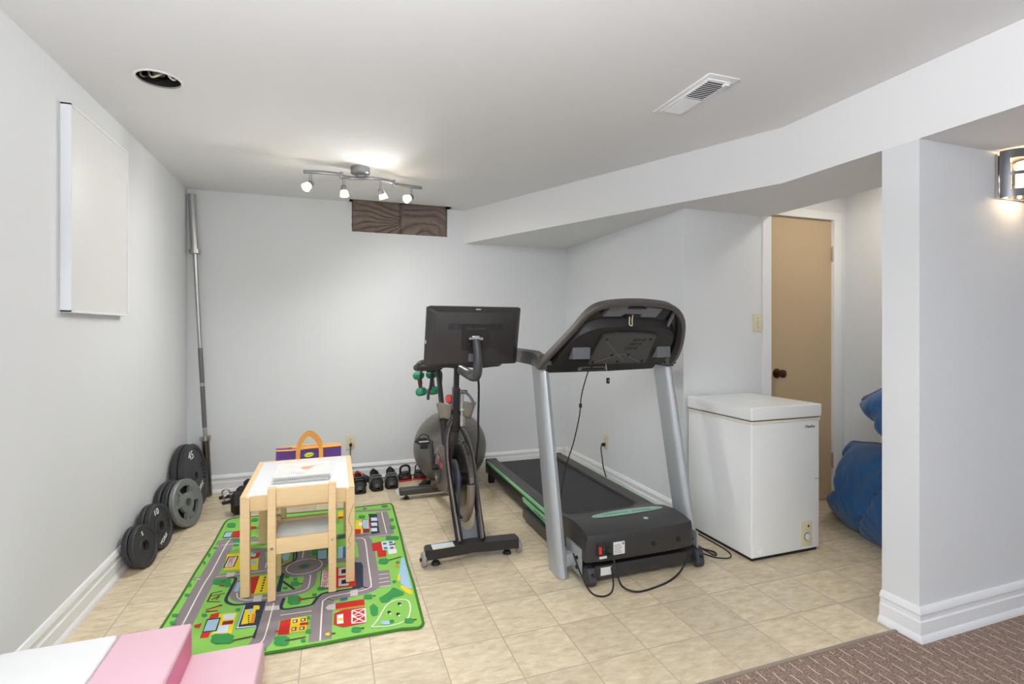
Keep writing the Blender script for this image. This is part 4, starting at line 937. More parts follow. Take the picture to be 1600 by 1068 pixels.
b = MB().xf(TR(2.128, FY0, .047)); b.lathe([(.019, .001), (.019, -.003), (.014, -.0035), (.013, -.006), (0, -.0065)], 20, 'Y'); obj('drain_plug', b, APPL, t, True)
b = MB(); b.box(2.50, 2.548-.014, FY0-.0007, FY0+.0001, .395, .398); obj('scratch', b, mat('scratch', rgb(150, 148, 144), .6), t, True)
# ================================================================ treadmill
t = thing('treadmill', 'black folding treadmill with silver uprights and green stripe facing the corner', 'treadmill', (1.45, 2.9, 0))
TMAT = mat('treadmill_belt', rgb(52, 51, 53), .7, var=.12, scale=14, bump=.3, bscale=500)
RAILM = mat('rail_plastic', rgb(74, 70, 69), .5, var=.06, scale=90, bump=.15)
HOOD = mat('hood_plastic', rgb(52, 50, 50), .38, var=.06, scale=50, bump=.1)
# deck
b = MB(); b.box(1.19, 1.80, 2.42, 3.95, .095, .135, .003); obj('deck', b, BLACKP, t, True)
b = MB(); b.box(1.255, 1.735, 2.42, 3.93, .135, .150, .004); b.cyl((1.255, 3.93, .127), (1.735, 3.93, .127), .023, n=16); obj('running_belt', b, TMAT, t, True)
for x0, x1, nm in ((1.165, 1.25, 'l'), (1.74, 1.825, 'r')):
    b = MB(); b.box(x0, x1, 2.55, 3.965, .128, .170, .010, 3); rl = obj('foot_rail', b, RAILM, t, True)
    b = MB(); b.box(x0-.004, x1+.004, 3.955, 3.985, .060, .172, .008, 3); obj('end_cap', b, RAILM, rl, True)
for x, s in ((1.163, -1), (1.827, 1)):
    b = MB(); b.box(x-.005, x+.005, 2.45, 3.95, .148, .168, .003); obj('green_stripe', b, GREEN, t, True, label='pale green stripe')
# side frame
for x0, x1 in ((1.168, 1.20), (1.79, 1.822)):
    b = MB(); b.box(x0, x1, 2.42, 3.92, .07, .13, .004); obj('frame_rail', b, BLACKP, t, True)
b = MB(); b.prism([(3.12, .128), (3.10, .105), (2.52, .085), (2.45, .10), (2.50, .128)], 1.158, 1.170, 'YZ'); dec = obj('green_logo_panel', b, GREEN, t, True)
b = MB().xf(frame((1.1575, 2.80, .108), (0, -1, -.03), (0, -.03, 1), (-1, 0, 0))); b.text('HORIZON', .024, Matrix(), .0005, 2.0); obj('logo_lettering', b, BLACKP, dec, True)
for x in (1.175, 1.80):
    b = MB(); b.box(x-.012, x+.028, 3.86, 3.92, .012, .075, .004); b.cyl((x-.012, 3.89, .02), (x+.028, 3.89, .02), .019, n=16); obj('foot', b, RUBBER, t, True)
# base frame under the front
for x0 in (1.135, 1.775):
    b = MB(); b.bar((x0+.02, 2.20, .055), (x0+.02, 3.05, .055), .04, .06, .004); obj('base_rail', b, HOOD, t, True)
b = MB(); b.box(1.175, 1.775, 2.17, 2.215, .028, .088, .004); cbm = obj('base_crossbar', b, HOOD, t, True)
b = MB(); b.box(1.205, 1.265, 2.1685, 2.1705, .040, .078); obj('warning_label', b, WLAB, cbm, True)
for x in (1.150, 1.768):
    b = MB().xf(TR(x, 2.175, .05, rx=-.25)); b.box(-.022, .022, -.03, .03, -.035, .035, .010, 3); b.xf(None); b.cyl((x-.018, 2.168, .0255), (x+.018, 2.168, .0255), .024, n=20); wb = obj('transport_wheel', b, mat('wheel_grey', rgb(58, 60, 64), .5), t, True)
    b = MB(); b.cyl((x, 2.138, .062), (x, 2.150, .062), .008, n=12); obj('axle_bolt', b, RUBBER, wb, True)
# silver bracket
for x, s in ((1.118, 1), (1.79, 1)):
    b = MB(); b.box(x-.004, x+.006, 2.20, 2.36, .035, .165, .002); br = obj('hinge_bracket', b, SILVER, t, True)
    for y, z in ((2.235, .07), (2.235, .115)):
        b = MB(); b.cyl((x-.012, y, z), (x-.003, y, z), .009, n=10); obj('bolt', b, RUBBER, br, True)
# motor hood
def hood():
    b = MB(); NU, NV = 40, 30
    x0, x1, y0, y1 = 1.112, 1.725, 2.135, 2.68
    # profile rows along y; height and half-width
    rows = []
    prof = [(2.137, .122, .0), (2.132, .14, 0), (2.133, .238, 0), (2.137, .2465, 0), (2.16, .251, 0), (2.22, .257, 0), (2.30, .260, .0), (2.40, .248, .004), (2.48, .225, .010), (2.55, .197, .018), (2.60, .172, .026), (2.63, .155, .03)]
    rows = []
    cx_ = (x0+x1)/2
    for y, z, ins in prof:
        hw = (x1-x0)/2+.004-ins; r = []
        for i in range(NU+1):
            u = -1+2*i/NU; ed = max(0, abs(u)-.93)/.07
            zz_ = z - (z-.10)*(ed**3)*(.15 if y < 2.14 else .22)
            yy = y + (.02*abs(u)**4 if y < 2.2 else 0) + (.09*abs(u)**5 if y > 2.5 else 0)*1.0
            xx = cx_+.03*min(1, max(0, y-2.13)/.45)+u*hw - .010*math.copysign(ed**2, u)
            r.append((xx, yy, zz_))
        # side walls
        bot = .120 if y < 2.3 else .100
        r = [(r[0][0]-.002, r[0][1], bot)] + r + [(r[-1][0]+.002, r[-1][1], bot)]
        rows.append(r)
    n = len(rows[0]); vs = [p for r in rows for p in r]
    b.add(vs, [(j*n+i, j*n+i+1, (j+1)*n+i+1, (j+1)*n+i) for j in range(len(rows)-1) for i in range(n-1)], True)
    b.add(rows[0], [tuple(range(n))[::-1]]); b.add(rows[-1], [tuple(range(n))])
    b.add([rows[0][0], rows[0][-1], rows[-1][-1], rows[-1][0]], [(0, 1, 2, 3)])
    return b
hd = obj('motor_hood', hood(), HOOD, t, True)
b = MB()
dl = [(1.245, 2.345), (1.29, 2.395), (1.60, 2.395), (1.655, 2.36), (1.60, 2.345), (1.30, 2.318)]
def hz(x, y):
    P = [(2.22, .257), (2.30, .260), (2.40, .248), (2.48, .225)]
    for (a, z0), (c, z1) in zip(P, P[1:]):
        if a <= y <= c: return z0+(z1-z0)*(y-a)/(c-a)
    return .25
vs = []
N_ = 24
for i in range(N_+1):
    u = i/N_; x = 1.245+.44*u; w0 = .048*math.sin(PI*u)**.35; yc = 2.335+.010*math.sin(PI*u)+.02*u
    for s in (-1, 0, 1): y = yc+s*w0; vs.append((x, y, hz(x, y)+.0022))
b.add(vs, [(3*i+k, 3*i+3+k, 3*i+4+k, 3*i+1+k) for i in range(N_) for k in (0, 1)], True)
dc = obj('green_decal', b, GREENP, hd, True)
b = MB().xf(frame((1.46, 2.345, hz(1.46, 2.345)+.0034), (1, 0, 0), (0, 1, -.1), (0, .1, 1))); b.text('HORIZON  FITNESS', .026, Matrix(), .0004, 1.3); obj('decal_lettering', b, mat('decal_ink', rgb(120, 168, 146), .5), hd, True)
b = MB(); b.lathe([(0, 0), (.012, 0), (.012, .0015), (0, .0015)], 16); b = MB().xf(TR(1.50, 2.235, .2575)); b.lathe([(0, .003), (.012, .003), (.013, 0)], 18); obj('round_emblem', b, GREENP, hd, True)
yF = 2.131
b = MB(); b.box(1.165, 1.235, yF-.003, yF+.006, .155, .212, .002); pp = obj('power_inlet', b, RUBBER, hd, True)
b = MB(); b.box(1.172, 1.186, yF-.009, yF-.002, .165, .198, .002); obj('red_switch', b, RED, pp, True)
b = MB(); b.cyl((1.199, yF-.007, .185), (1.199, yF-.002, .185), .006, n=12); obj('breaker_button', b, DGREY, pp, True)
b = MB(); b.box(1.208, 1.228, yF-.022, yF-.002, .172, .196, .004); obj('cord_plug', b, RUBBER, pp, True)
b = MB(); b.box(1.178, 1.216, yF-.002, yF+.004, .140, .150); obj('small_label', b, WLAB, hd, True)
b = MB(); b.box(1.252, 1.312, yF-.002, yF+.004, .150, .208); b.mi(1)
for k in range(6): b.box(1.256, 1.296-.004*(k % 3), yF-.0026, yF-.0019, .157+k*.0075, .1595+k*.0075)
b.cyl((1.303, yF-.0027, .199), (1.303, yF-.0018, .199), .006, n=12)
obj('rating_label', b, [WLAB, mat('label_print', rgb(130, 130, 132), .7)], hd, True)
for x in (1.475, 1.622):
    b = MB(); b.cyl((x, yF-.002, .172), (x, yF+.004, .172), .012, n=16); obj('screw_hole', b, RUBBER, hd, True)
# uprights
def upright(x0, x1):
    b = MB(); sec = [(x0, .060), (x0, -.035), (x0+.012, -.055), (x0+.03, -.062), (x1-.006, -.052), (x1, -.035), (x1, .060)]
    def P(yc, z): return [(x, yc+dy, z-(.02 if z < .1 else 0)*0) for x, dy in sec]
    lv = [(2.325, .004), (2.575, 1.045)]
    n = len(sec); a, c = P(*lv[0]), P(*lv[1])
    b.add(a+c, [(i, (i+1) % n, n+(i+1) % n, n+i) for i in range(n)]); b.add(a, [tuple(range(n))[::-1]]); b.add(c, [tuple(range(n))]); return b
for x0, x1 in ((1.032, 1.088), (1.812, 1.868)):
    u_ = obj('upright', upright(x0, x1), SILVER, t, True)
for x0, x1 in ((1.088, 1.12), (1.78, 1.812)):
    b = MB(); b.box(x0-.004, x1+.004, 2.29, 2.38, .05, .11, .004); obj('base_joint', b, SILVER, t, True)
# console
CM = frame((1.435, 2.50, 1.035), (1, 0, 0), (0, -.62, .785), (0, -.785, -.62))  # x right, y up the face, z towards camera/down
out = [(-.425, .0), (-.405, .055), (-.36, .14), (-.30, .26), (-.265, .34), (-.225, .39), (-.15, .418), (0, .432), (.15, .425), (.24, .405), (.31, .355), (.365, .28), (.41, .16), (.425, .06), (.415, .0)]
def ring(poly, k, cx0=0.0, cy0=.2): return [(cx0+(x-cx0)*k, cy0+(y-cy0)*k) for x, y in poly]
def smoothp(poly, k=4, closed=False):
    return [(p.x, p.y) for p in catmull([Vector((x, y, 0)) for x, y in poly], k, closed)]
O = smoothp(out); I = [(x*.935, .0 + (y-.0)*.93 + .003) for x, y in O]
n = len(O)
b = MB().xf(CM)
za, zb = -.010, .034
vs = [(x, y, za) for x, y in ring(O, .97)]+[(x, y, zb-.008) for x, y in O]+[(x, y, zb) for x, y in ring(O, .985)]+[(x, y, zb) for x, y in ring(I, 1.01)]+[(x, y, -.01) for x, y in I]
fs = []
for k in range(4): fs += [(k*n+i, k*n+i+1, (k+1)*n+i+1, (k+1)*n+i) for i in range(n-1)]
b.add(vs, fs, True); b.add([(x, y, za) for x, y in ring(O, .97)], [tuple(range(n))])
cs = obj('console_shell', b, TAUPE, t, True, label='taupe grey console rim')
b = MB().xf(CM); b.prism([(x*1.0, y) for x, y in I], -.012, -.008); obj('inner_recess', b, BLACKG, cs, True)
hump = smoothp([(-.345, -.0), (-.31, .12), (-.25, .215), (-.15, .262), (0, .272), (.15, .268), (.27, .25), (.325, .19), (.335, .09), (.335, .0)], 4)
b = MB().xf(CM); m_ = len(hump)
vs = [(x, y, -.01) for x, y in [(x*1.04, y*1.12) for x, y in hump]]+[(x, y, .028) for x, y in hump]
b.add(vs, [(i, i+1, m_+i+1, m_+i) for i in range(m_-1)], True); b.add([(x, y, .028) for x, y in hump], [tuple(range(m_))]); obj('back_cover', b, BLACKP, cs, True)
b = MB().xf(CM); b.prism([(-.150, .03), (-.122, .222), (-.05, .236), (.09, .236), (.17, .228), (.195, .222), (.205, .03)], .026, .044); pn = obj('speaker_panel', b, DGREY, cs, True)
b = MB().xf(CM)
b.bar((-.11, .20, .045), (.06, .045, .045), .003, .002, up=(0, 0, 1)); b.bar((-.13, .04, .045), (.03, .10, .045), .003, .002); b.bar((.04, .10, .045), (.16, .04, .045), .003, .002); obj('panel_rib', b, MGREY, pn, True)
b = MB().xf(CM)
for r_ in range(3):
    for c_ in range(6):
        x = .045+c_*.012+(r_*.014-.012)+(.005 if c_ > 3 else 0); y = .130+r_*.028
        b.add([(x, y, .0447), (x+.007, y, .0447), (x+.013, y+.018, .0447), (x+.006, y+.018, .0447)], [(0, 1, 2, 3)])
obj('vent_slots', b, RUBBER, pn, True)
for x, y in ((-.10, .20), (.165, .20), (-.13, .045), (-.03, .092), (.07, .092), (.02, .046), (.175, .045)):
    b = MB().xf(CM); b.cyl((x, y, .0435), (x, y, .0465), .008, n=12); obj('screw_hole', b, RUBBER, pn, True)
for x0, x1 in ((1.168, 1.270), (1.680, 1.768)):
    b = MB(); b.box(x0, x1, 2.395, 2.50, 1.062, 1.165, .004); obj('cup_holder_back', b, MGREY, cs, True)
b = MB().xf(CM); b.prism([(-.15, .325), (-.125, .385), (-.025, .388), (-.03, .372), (.085, .372), (.085, .386), (.185, .377), (.165, .322), (.07, .325), (.075, .342), (-.03, .342), (-.05, .326)], -.008, .012); obj('book_rest_bracket', b, MGREY, cs, True)
b = MB().xf(CM); b.bar((.275, .345, .0), (.265, .25, .01), .016, .014, .004, up=(0, 0, 1)); obj('strut', b, MGREY, cs, True)
b = MB().xf(CM); b.tube([(.02, .335, .012), (.022, .31, .02), (.028, .285, .028), (.024, .280, .03), (.008, .29, .03), (.005, .325, .012)], .0035, 6, smooth=4); obj('wire_loop', b, mat('wire_cream', rgb(200, 190, 170), .5), cs, True)
b = MB().xf(CM); b.prism([(-.375, -.045), (-.375, .004), (.30, .004), (.29, -.035), (.0, -.045)], -.025, .022); obj('console_base', b, BLACKP, cs, True)
b = MB().xf(CM); b.prism([(-.19, -.028), (-.19, -.006), (-.02, -.006), (-.02, -.028)], .018, .030); b.mi(1); b.prism([(-.17, -.024), (-.17, -.010), (-.03, -.010), (-.03, -.024)], .030, .031); obj('slot', b, [MGREY, RUBBER], cs, True)
for x in (1.062, 1.838):
    b = MB(); b.cb((x, 2.555, 1.035), (.07, .14, .035), .004); obj('mounting_plate', b, MGREY, t, True)
    b = MB(); b.cyl((x+(-.03 if x > 1.4 else .04), 2.49, 1.025), (x+(-.03 if x > 1.4 else .04), 2.51, 1.035), .008, n=8); obj('bolt', b, RUBBER, t, True)
# handrails
for s, x in ((-1, 1.075), (1, 1.80)):
    b = MB(); pts = [(x-.035*-s*1, 2.49, 1.045), (x-.02*-s, 2.57, 1.050), (x-.004*-s, 2.68, 1.058), (x, 3.0, 1.062)]
    P2 = catmull([Vector(p) for p in pts], 5); sec = [(-.024, -.040), (.024, -.040), (.024, .030), (.014, .040), (-.014, .040), (-.024, .030)]; n = len(sec); vs = []
    for p in P2: vs += [(p.x+a, p.y, p.z+c) for a, c in sec]
    b.add(vs, [(n*i+k, n*i+(k+1) % n, n*i+n+(k+1) % n, n*i+n+k) for i in range(len(P2)-1) for k in range(n)]+[tuple(range(n)), tuple(range(len(vs)-n, len(vs)))])
    obj('handrail', b, TAUPE, t, True)
# safety key
b = MB(); b.cyl((1.398, 2.46, 1.03), (1.40, 2.44, .955), .0012, n=6); sk = obj('safety_lanyard', b, WLAB, t, True)
b = MB(); b.box(1.392, 1.408, 2.434, 2.446, .925, .956, .003); b.mi(1); b.box(1.396, 1.404, 2.4325, 2.4345, .937, .945); obj('safety_key', b, [RUBBER, MGREY], sk, True)
# cables
b = MB(); b.tube([(1.315, 2.45, 1.02), (1.29, 2.45, 1.00), (1.262, 2.45, .925), (1.245, 2.45, .86), (1.24, 2.45, .817), (1.232, 2.45, .75), (1.205, 2.46, .62), (1.175, 2.47, .52), (1.14, 2.46, .40), (1.118, 2.44, .30), (1.104, 2.40, .18), (1.10, 2.36, .12)], .0033, 8, smooth=6); cc = obj('console_cable', b, RUBBER, t, True)
b = MB(); b.cb((1.24, 2.45, .812), (.014, .012, .022), .003); obj('cable_ferrite', b, RUBBER, cc, True)
b = MB(); b.tube([(1.218, yF-.02, .184), (1.228, yF-.035, .16), (1.236, 2.07, .09), (1.255, 2.055, .035), (1.32, 2.04, .008), (1.42, 2.05, .005), (1.53, 2.08, .006), (1.62, 2.11, .03), (1.69, 2.135, .09), (1.74, 2.16, .05), (1.80, 2.20, .006), (1.86, 2.30, .005), (1.93, 2.42, .005), (1.96, 2.62, .005), (1.975, 3.0, .005), (1.985, 3.4, .02), (1.975, 3.50, .13), (1.968, 3.52, .22), (1.98, 3.56, .29), (2.01, 3.595, .305), (2.028, 3.60, .305)], .0045, 8, smooth=7); pc = obj('power_cord', b, RUBBER, t, True)
b = MB(); b.cyl((2.010, 3.60, .305), (2.036, 3.60, .305), .012, .014, 12); obj('wall_plug', b, RUBBER, pc, True)
b = MB(); b.tube([(1.10, 2.25, .13), (1.105, 2.18, .06), (1.115, 2.10, .012), (1.15, 2.06, .006), (1.20, 2.07, .006), (1.245, 2.12, .012), (1.262, 2.16, .05), (1.262, 2.168, .075)], .0038, 8, smooth=6); obj('frame_cable', b, RUBBER, t, True)
b = MB(); b.tube([(1.76, 2.42, .09), (1.85, 2.30, .05), (1.93, 2.24, .006), (1.96, 2.27, .005), (1.92, 2.34, .007), (1.86, 2.40, .04), (1.78, 2.46, .09)], .0045, 8, smooth=6); b.xf(None)
obj('slack_cable', b, RUBBER, t, True)
fc = MB(); fc.tube([(1.87, 2.33, .004), (1.92, 2.22, .004), (1.99, 2.19, .004), (2.035, 2.25, .004), (2.045, 2.40, .004), (2.042, 2.62, .004)], .0035, 8, smooth=6)
tag(obj('floor_cord', fc, RUBBER), 'thin dark cord on the tiles between treadmill and freezer', 'cord')
# ================================================================ exercise bike (local: x right, y to the rear, z up)
BKM = TR(.695, 2.635, 0)
t = thing('exercise_bike', 'black indoor exercise bike with large tablet screen, screen back to the camera', 'exercise bike', BKM)
FRM = mat('bike_frame', rgb(44, 43, 44), .3, metal=.2, var=.1)
GLS = mat('bike_gloss_trim', rgb(112, 100, 96), .25, metal=.35)
def part(nm, b, m, p=None, label=None): return obj(nm, b, m, p or t, label=label)
# stabilizers
b = MB()
b.prism([(-.245, -.038), (-.06, -.030), (0, -.022), (.06, -.030), (.245, -.05), (.245, .030), (.06, .045), (0, .05), (-.06, .045), (-.245, .038)], .042, .092)
fs_ = part('stabilizer', b, FRM)
b = MB(); b.prism([(-.215, -.035), (-.10, -.030), (-.10, .03), (-.215, .030)], .0922, .0935); b.mi(1); b.prism([(-.213, -.034), (-.102, -.029), (-.102, -.022), (-.213, -.027)], .0935, .0940)
obj('warning_sticker', b, [mat('sticker', rgb(206, 220, 226), .4), ORANGE], fs_)
for s in (-1, 1):
    b = MB(); b.lathe([(.012, -.012), (.030, -.012), (.036, -.006), (.036, .006), (.030, .012), (.012, .012)], 24, 'X')
    b.v = [(x+s*.258, y-.006, z+.038) for x, y, z in b.v]
    w_ = obj('transport_wheel', b, mat('clear_grey_wheel', rgb(150, 146, 142), .3), fs_)
    b = MB(); b.cyl((s*.238, -.006, .038), (s*.278, -.006, .038), .009, n=12); b.box(s*.247-.006, s*.247+.006, -.032, .028, .03, .092, .004); part('wheel_bracket', b, FRM)
    b = MB(); b.cyl((s*.195, -.0, .003), (s*.195, -.0, .018), .024, .018, 18); b.cyl((s*.195, -.0, .018), (s*.195, -.0, .05), .007, n=10); obj('leveling_foot', b, RUBBER, fs_)
b = MB(); b.box(-.25, .25, 1.055, 1.125, .035, .080, .010, 3); rs_ = part('stabilizer', b, mat('rear_bar', rgb(66, 64, 64), .35))
for s in (-1, 1):
    b = MB(); b.cyl((s*.20, 1.09, .003), (s*.20, 1.09, .016), .022, .017, 16); b.cyl((s*.20, 1.09, .016), (s*.20, 1.09, .04), .007, n=10); obj('leveling_foot', b, RUBBER, rs_)
# fork
for s in (-1, 1):
    b = MB(); pts = [(s*.062, .025, .085), (s*.068, .15, .26), (s*.072, .265, .45), (s*.062, .345, .555), (s*.038, .39, .625), (s*.014, .40, .665)]
    b.tube(pts, [.021, .019, .017, .016, .016, .018], 12, smooth=6); part('fork_leg', b, FRM)
    b = MB(); b.tube([(s*.064, .01, .10), (s*.071, .130, .27), (s*.076, .246, .455), (s*.064, .325, .57), (s*.042, .368, .63)], .007, 8, smooth=6); part('fork_trim', b, GLS, label='shiny grey edge of the fork')
b = MB(); b.prism([(-.05, .085), (-.062, .215), (-.048, .205), (-.034, .15), (-.016, .125), (.012, .122), (.034, .14), (.046, .19), (.060, .215), (.05, .085)], 0, .006, 'XZ')
b.v = [(x, y+.055+(z-.085)*.55, z) for x, y, z in b.v]; part('fork_plate', b, MGREY)
# flywheel
b = MB(); b.lathe([(.035, -.012), (.15, -.009), (.165, -.016), (.212, -.016), (.218, -.010), (.218, .010), (.212, .016), (.165, .016), (.15, .009), (.035, .012)], 48, 'X')
b.v = [(x+.018, y+.285, z+.345) for x, y, z in b.v]; fw = part('flywheel', b, mat('flywheel_metal', rgb(96, 92, 90), .22, metal=.8))
b = MB(); b.cyl((-.03, .285, .345), (.055, .285, .345), .035, n=20); obj('flywheel_hub', b, BLACKP, fw)
b = MB()   # taupe guard hugging the flywheel's lower edge
for s in (-1, 1):
    pts = []
b.lathe([(.219, -.022), (.236, -.012), (.240, .0), (.236, .012), (.219, .022)], 48, 'X')
b.f = [f for f in b.f if all(math.atan2(b.v[i][2], b.v[i][1]) < -.55 or math.atan2(b.v[i][2], b.v[i][1]) > 2.9 for i in f)]
k_ = len(b.f); b.s = b.s[:k_]; b.m = b.m[:k_]
b.v = [(x+.012, y+.285, z+.345) for x, y, z in b.v]
part('flywheel_guard', b, mat('guard_taupe', rgb(136, 120, 108), .4, metal=.2))
# belt cover on the left: teardrop from crank to flywheel
def tear(r0, c0, r1, c1, n=20):
    a0 = math.atan2(c1[1]-c0[1], c1[0]-c0[0]); d_ = math.dist(c0, c1); off = math.acos((r0-r1)/d_)
    P = []
    for i in range(n+1):
        a = a0+off+(2*PI-2*off)*i/n; P.append((c0[0]+r0*math.cos(a), c0[1]+r0*math.sin(a)))
    for i in range(n+1):
        a = a0-off+(2*off)*i/n; P.append((c1[0]+r1*math.cos(a), c1[1]+r1*math.sin(a)))
    return P
P = tear(.135, (.52, .36), .075, (.285, .345))
b = MB(); b.prism(P, -.078, -.050, 'YZ'); 
P2 = [( .42+(y-.42)*.93, .355+(z-.355)*.93) for y, z in P]; b.prism(P2, -.084, -.078, 'YZ')
bc = part('belt_cover', b, mat('belt_cover_plastic', rgb(96, 84, 82), .3, var=.08, coat=.3))
b = MB().xf(frame((-.0845, .46, .40), (0, -1, 0), (0, 0, 1), (-1, 0, 0))); b.text('PELOTON', .045, Matrix(), .0006, .9); obj('lettering', b, PINKR, bc)
b = MB(); b.lathe([(.10, -.090), (.088, -.090), (.088, -.084)], 30, 'X'); b.v = [(x, y+.52, z+.36) for x, y, z in b.v]; obj('trim_ring', b, GLS, bc)
b = MB(); b.prism(tear(.11, (.25, .36), .045, (.20, .20)), -.046, -.030, 'YZ'); part('dark_shroud', b, mat('shroud_blue_black', rgb(64, 66, 76), .35))
# frame tubes
b = MB(); b.tube([(0, .40, .63), (0, .50, .46), (0, .62, .32), (0, .82, .19), (0, 1.09, .075)], [.028, .03, .032, .03, .026], 12, smooth=5); part('main_frame', b, mat('frame_taupe', rgb(92, 84, 82), .32, metal=.2))
b = MB(); b.tube([(0, .60, .33), (0, .70, .50), (0, .765, .62)], .026, 12); st = part('seat_tube', b, FRM)
b = MB(); b.tube([(0, .75, .60), (0, .86, .80), (0, .94, .945)], .018, 12); part('seat_post', b, FRM)
b = MB(); b.cb((0, .765, .625), (.06, .055, .05), .008); b.cyl((.03, .765, .625), (.06, .76, .62), .008, n=10); b.bar((.06, .77, .62), (.065, .73, .56), .014, .01, .003); part('seat_clamp', b, FRM)
b = MB(); b.bar((0, .86, .955), (0, 1.05, .955), .03, .03, .004); part('seat_slider', b, FRM)
def saddle(q, d):
    yy = (q.y-.93); w_ = .42+.58*max(0, min(1, (yy+.13)/.2)); return Vector((q.x*w_, q.y, q.z+.015*max(0, yy)*4-.15*q.x*q.x))
b = MB(); b.sph((0, .93, .995), (.085, .14, .03), 24, 12, saddle); part('saddle', b, BLACKP)
# dumbbell rack
b = MB()
b.tube([(-.005, 1.02, .955), (-.03, 1.05, .93), (-.075, 1.07, .93), (-.10, 1.07, .90), (-.095, 1.07, .82)], .007, 8, smooth=4); b.tube([(.0, 1.03, .955), (.02, 1.05, .93), (.05, 1.07, .90), (.05, 1.07, .83)], .007, 8, smooth=4)
b.cb((-.02, 1.04, .93), (.09, .03, .04), .006); b.tube([(-.02, 1.04, .92), (-.035, 1.04, .80), (-.05, 1.03, .78), (-.06, 1.0, .72)], .011, 8, smooth=4); part('weight_rack', b, BLACKP)
# head tube, handlebar post
b = MB(); b.bar((0, .405, .60), (0, .375, .87), .042, .05, .006, up=(0, 1, 0)); part('head_tube', b, FRM)
b = MB(); b.bar((.0, .378, .86), (.0, .36, 1.0), .030, .034, .004, up=(0, 1, 0)); part('handlebar_post', b, FRM)
b = MB(); b.cyl((.032, .36, .68), (.032, .36, .83), .010, n=10); b.cb((.032, .36, .735), (.03, .03, .018), .004); b.cyl((.034, .36, .64), (.034, .36, .70), .017, n=14); part('damper_rod', b, CHROME)
b = MB(); b.cyl((.02, .35, .845), (.055, .33, .845), .013, n=12); b.tube([(.045, .325, .845), (.068, .31, .82), (.085, .30, .79), (.098, .29, .775)], [.010, .008, .009, .007], 8, smooth=4); part('clamp_lever', b, MGREY)
b = MB(); b.tube([(.0, .445, .70), (-.015, .46, .745), (-.020, .46, .775)], .009, 8); rk = part('resistance_stem', b, BLACKP)
b = MB(); b.lathe([(.012, .0), (.024, .008), (.027, .03), (.022, .048), (.010, .052), (0, .052)], 14); b.v = [(x-.022, y+.46, z+.765) for x, y, z in b.v]; obj('red_knob', b, PINKR, rk)
for s in (-1, 1):
    b = MB(); vs = []; nU, nV = 14, 6
    def cup(u, v): 
        a = -1.25+2.5*u; r = .033+.016*(v); return (s*(.062+.012*v)+r*math.sin(a)*1.0, .40-.025*math.cos(a)-.02*v, .685+.095*v+.006*math.sin(6*u))
    b.grid(cup, 14, 6); bh = part('bottle_holder', b, BEIGEP, label='smoky grey bottle cradle'); so = bh.modifiers.new('s', 'SOLIDIFY'); so.thickness = .004
    b = MB(); b.bar((s*.02, .395, .72), (s*.05, .395, .72), .02, .03, .003); part('holder_arm', b, FRM)
# handlebars
b = MB(); b.tube([(-.0, .38, 1.0), (-.07, .365, 1.008), (-.15, .34, .995), (-.222, .32, .995), (-.248, .29, 1.0), (-.246, .26, 1.008), (-.242, .245, 1.014)], [.018, .018, .017, .018, .020, .018, .015], 12, smooth=5)
b.tube([(0, .38, 1.0), (.07, .375, 1.005), (.15, .36, 1.0), (.215, .34, 1.008), (.236, .30, 1.012), (.238, .27, 1.018), (.236, .25, 1.022)], [.018, .018, .017, .018, .018, .016, .015], 12, smooth=5)
b.tube([(-.225, .33, .995), (-.21, .45, 1.01), (-.15, .50, 1.02), (0, .51, 1.02), (.15, .50, 1.02), (.21, .45, 1.01), (.22, .35, 1.005)], .016, 12, smooth=5); part('handlebar', b, DGREY)
# screen mount and screen
b = MB(); b.tube([(.005, .30, .985), (.045, .22, .958), (.056, .16, .958), (.058, .12, .972), (.058, .095, 1.02), (.056, .10, 1.09), (.052, .118, 1.155)], [.022, .026, .028, .028, .025, .022, .022], 14, smooth=6, flat=1.25); mt = part('screen_arm', b, mat('arm_grey', rgb(74, 74, 78), .3))
b = MB(); b.cyl((.015, .128, 1.165), (.095, .128, 1.165), .011, n=12); b.cb((.055, .135, 1.165), (.045, .03, .035), .006); obj('pivot', b, CHROME, mt)
SM = Matrix.Translation((.056, .178, 1.180)) @ Matrix.Rotation(.085, 4, 'Z') @ frame((0, 0, 0), (1, 0.0, 0), (0, -.20, .98), (0, -.98, -.20))
SC = mat('screen_back', rgb(58, 54, 53), .38, var=.08, scale=60)
b = MB().xf(SM); W2, H2 = .279, .168
lv = [(-.012, 1.0), (.0, 1.0), (.006, .985), (.024, .88), (.030, .84)]
vs = []
def rr(w_, h_, r=.012, n_=4):
    P = []
    for cx_, cy_, a0 in ((w_-r, h_-r, 0), (-w_+r, h_-r, PI/2), (-w_+r, -h_+r, PI), (w_-r, -h_+r, 1.5*PI)):
        for i in range(n_+1): P.append((cx_+r*math.cos(a0+PI/2*i/n_), cy_+r*math.sin(a0+PI/2*i/n_)))
    return P
rows = []
for z, k in lv:
    dx = (1-k)*W2*.9; rows.append([(x, y+(-.006 if k < .9 else 0), z) for x, y in rr(W2-dx, H2-dx*.55)])
n = len(rows[0]); b.add([p for r in rows for p in r], [(j*n+i, j*n+(i+1) % n, (j+1)*n+(i+1) % n, (j+1)*n+i) for j in range(len(rows)-1) for i in range(n)]); b.add(rows[0], [tuple(range(n))]); b.add(rows[-1], [tuple(range(n))])
sc = part('tablet_screen', b, SC)
b = MB().xf(SM); b.prism(rr(W2-.008, H2-.008), -.0135, -.012); obj('glass_front', b, BLACKG, sc)
b = MB().xf(SM); b.prism(rr(.082, .075, .012), .0302, .034); obj('mount_plate', b, mat('mount_plate', rgb(48, 45, 44), .42), sc)
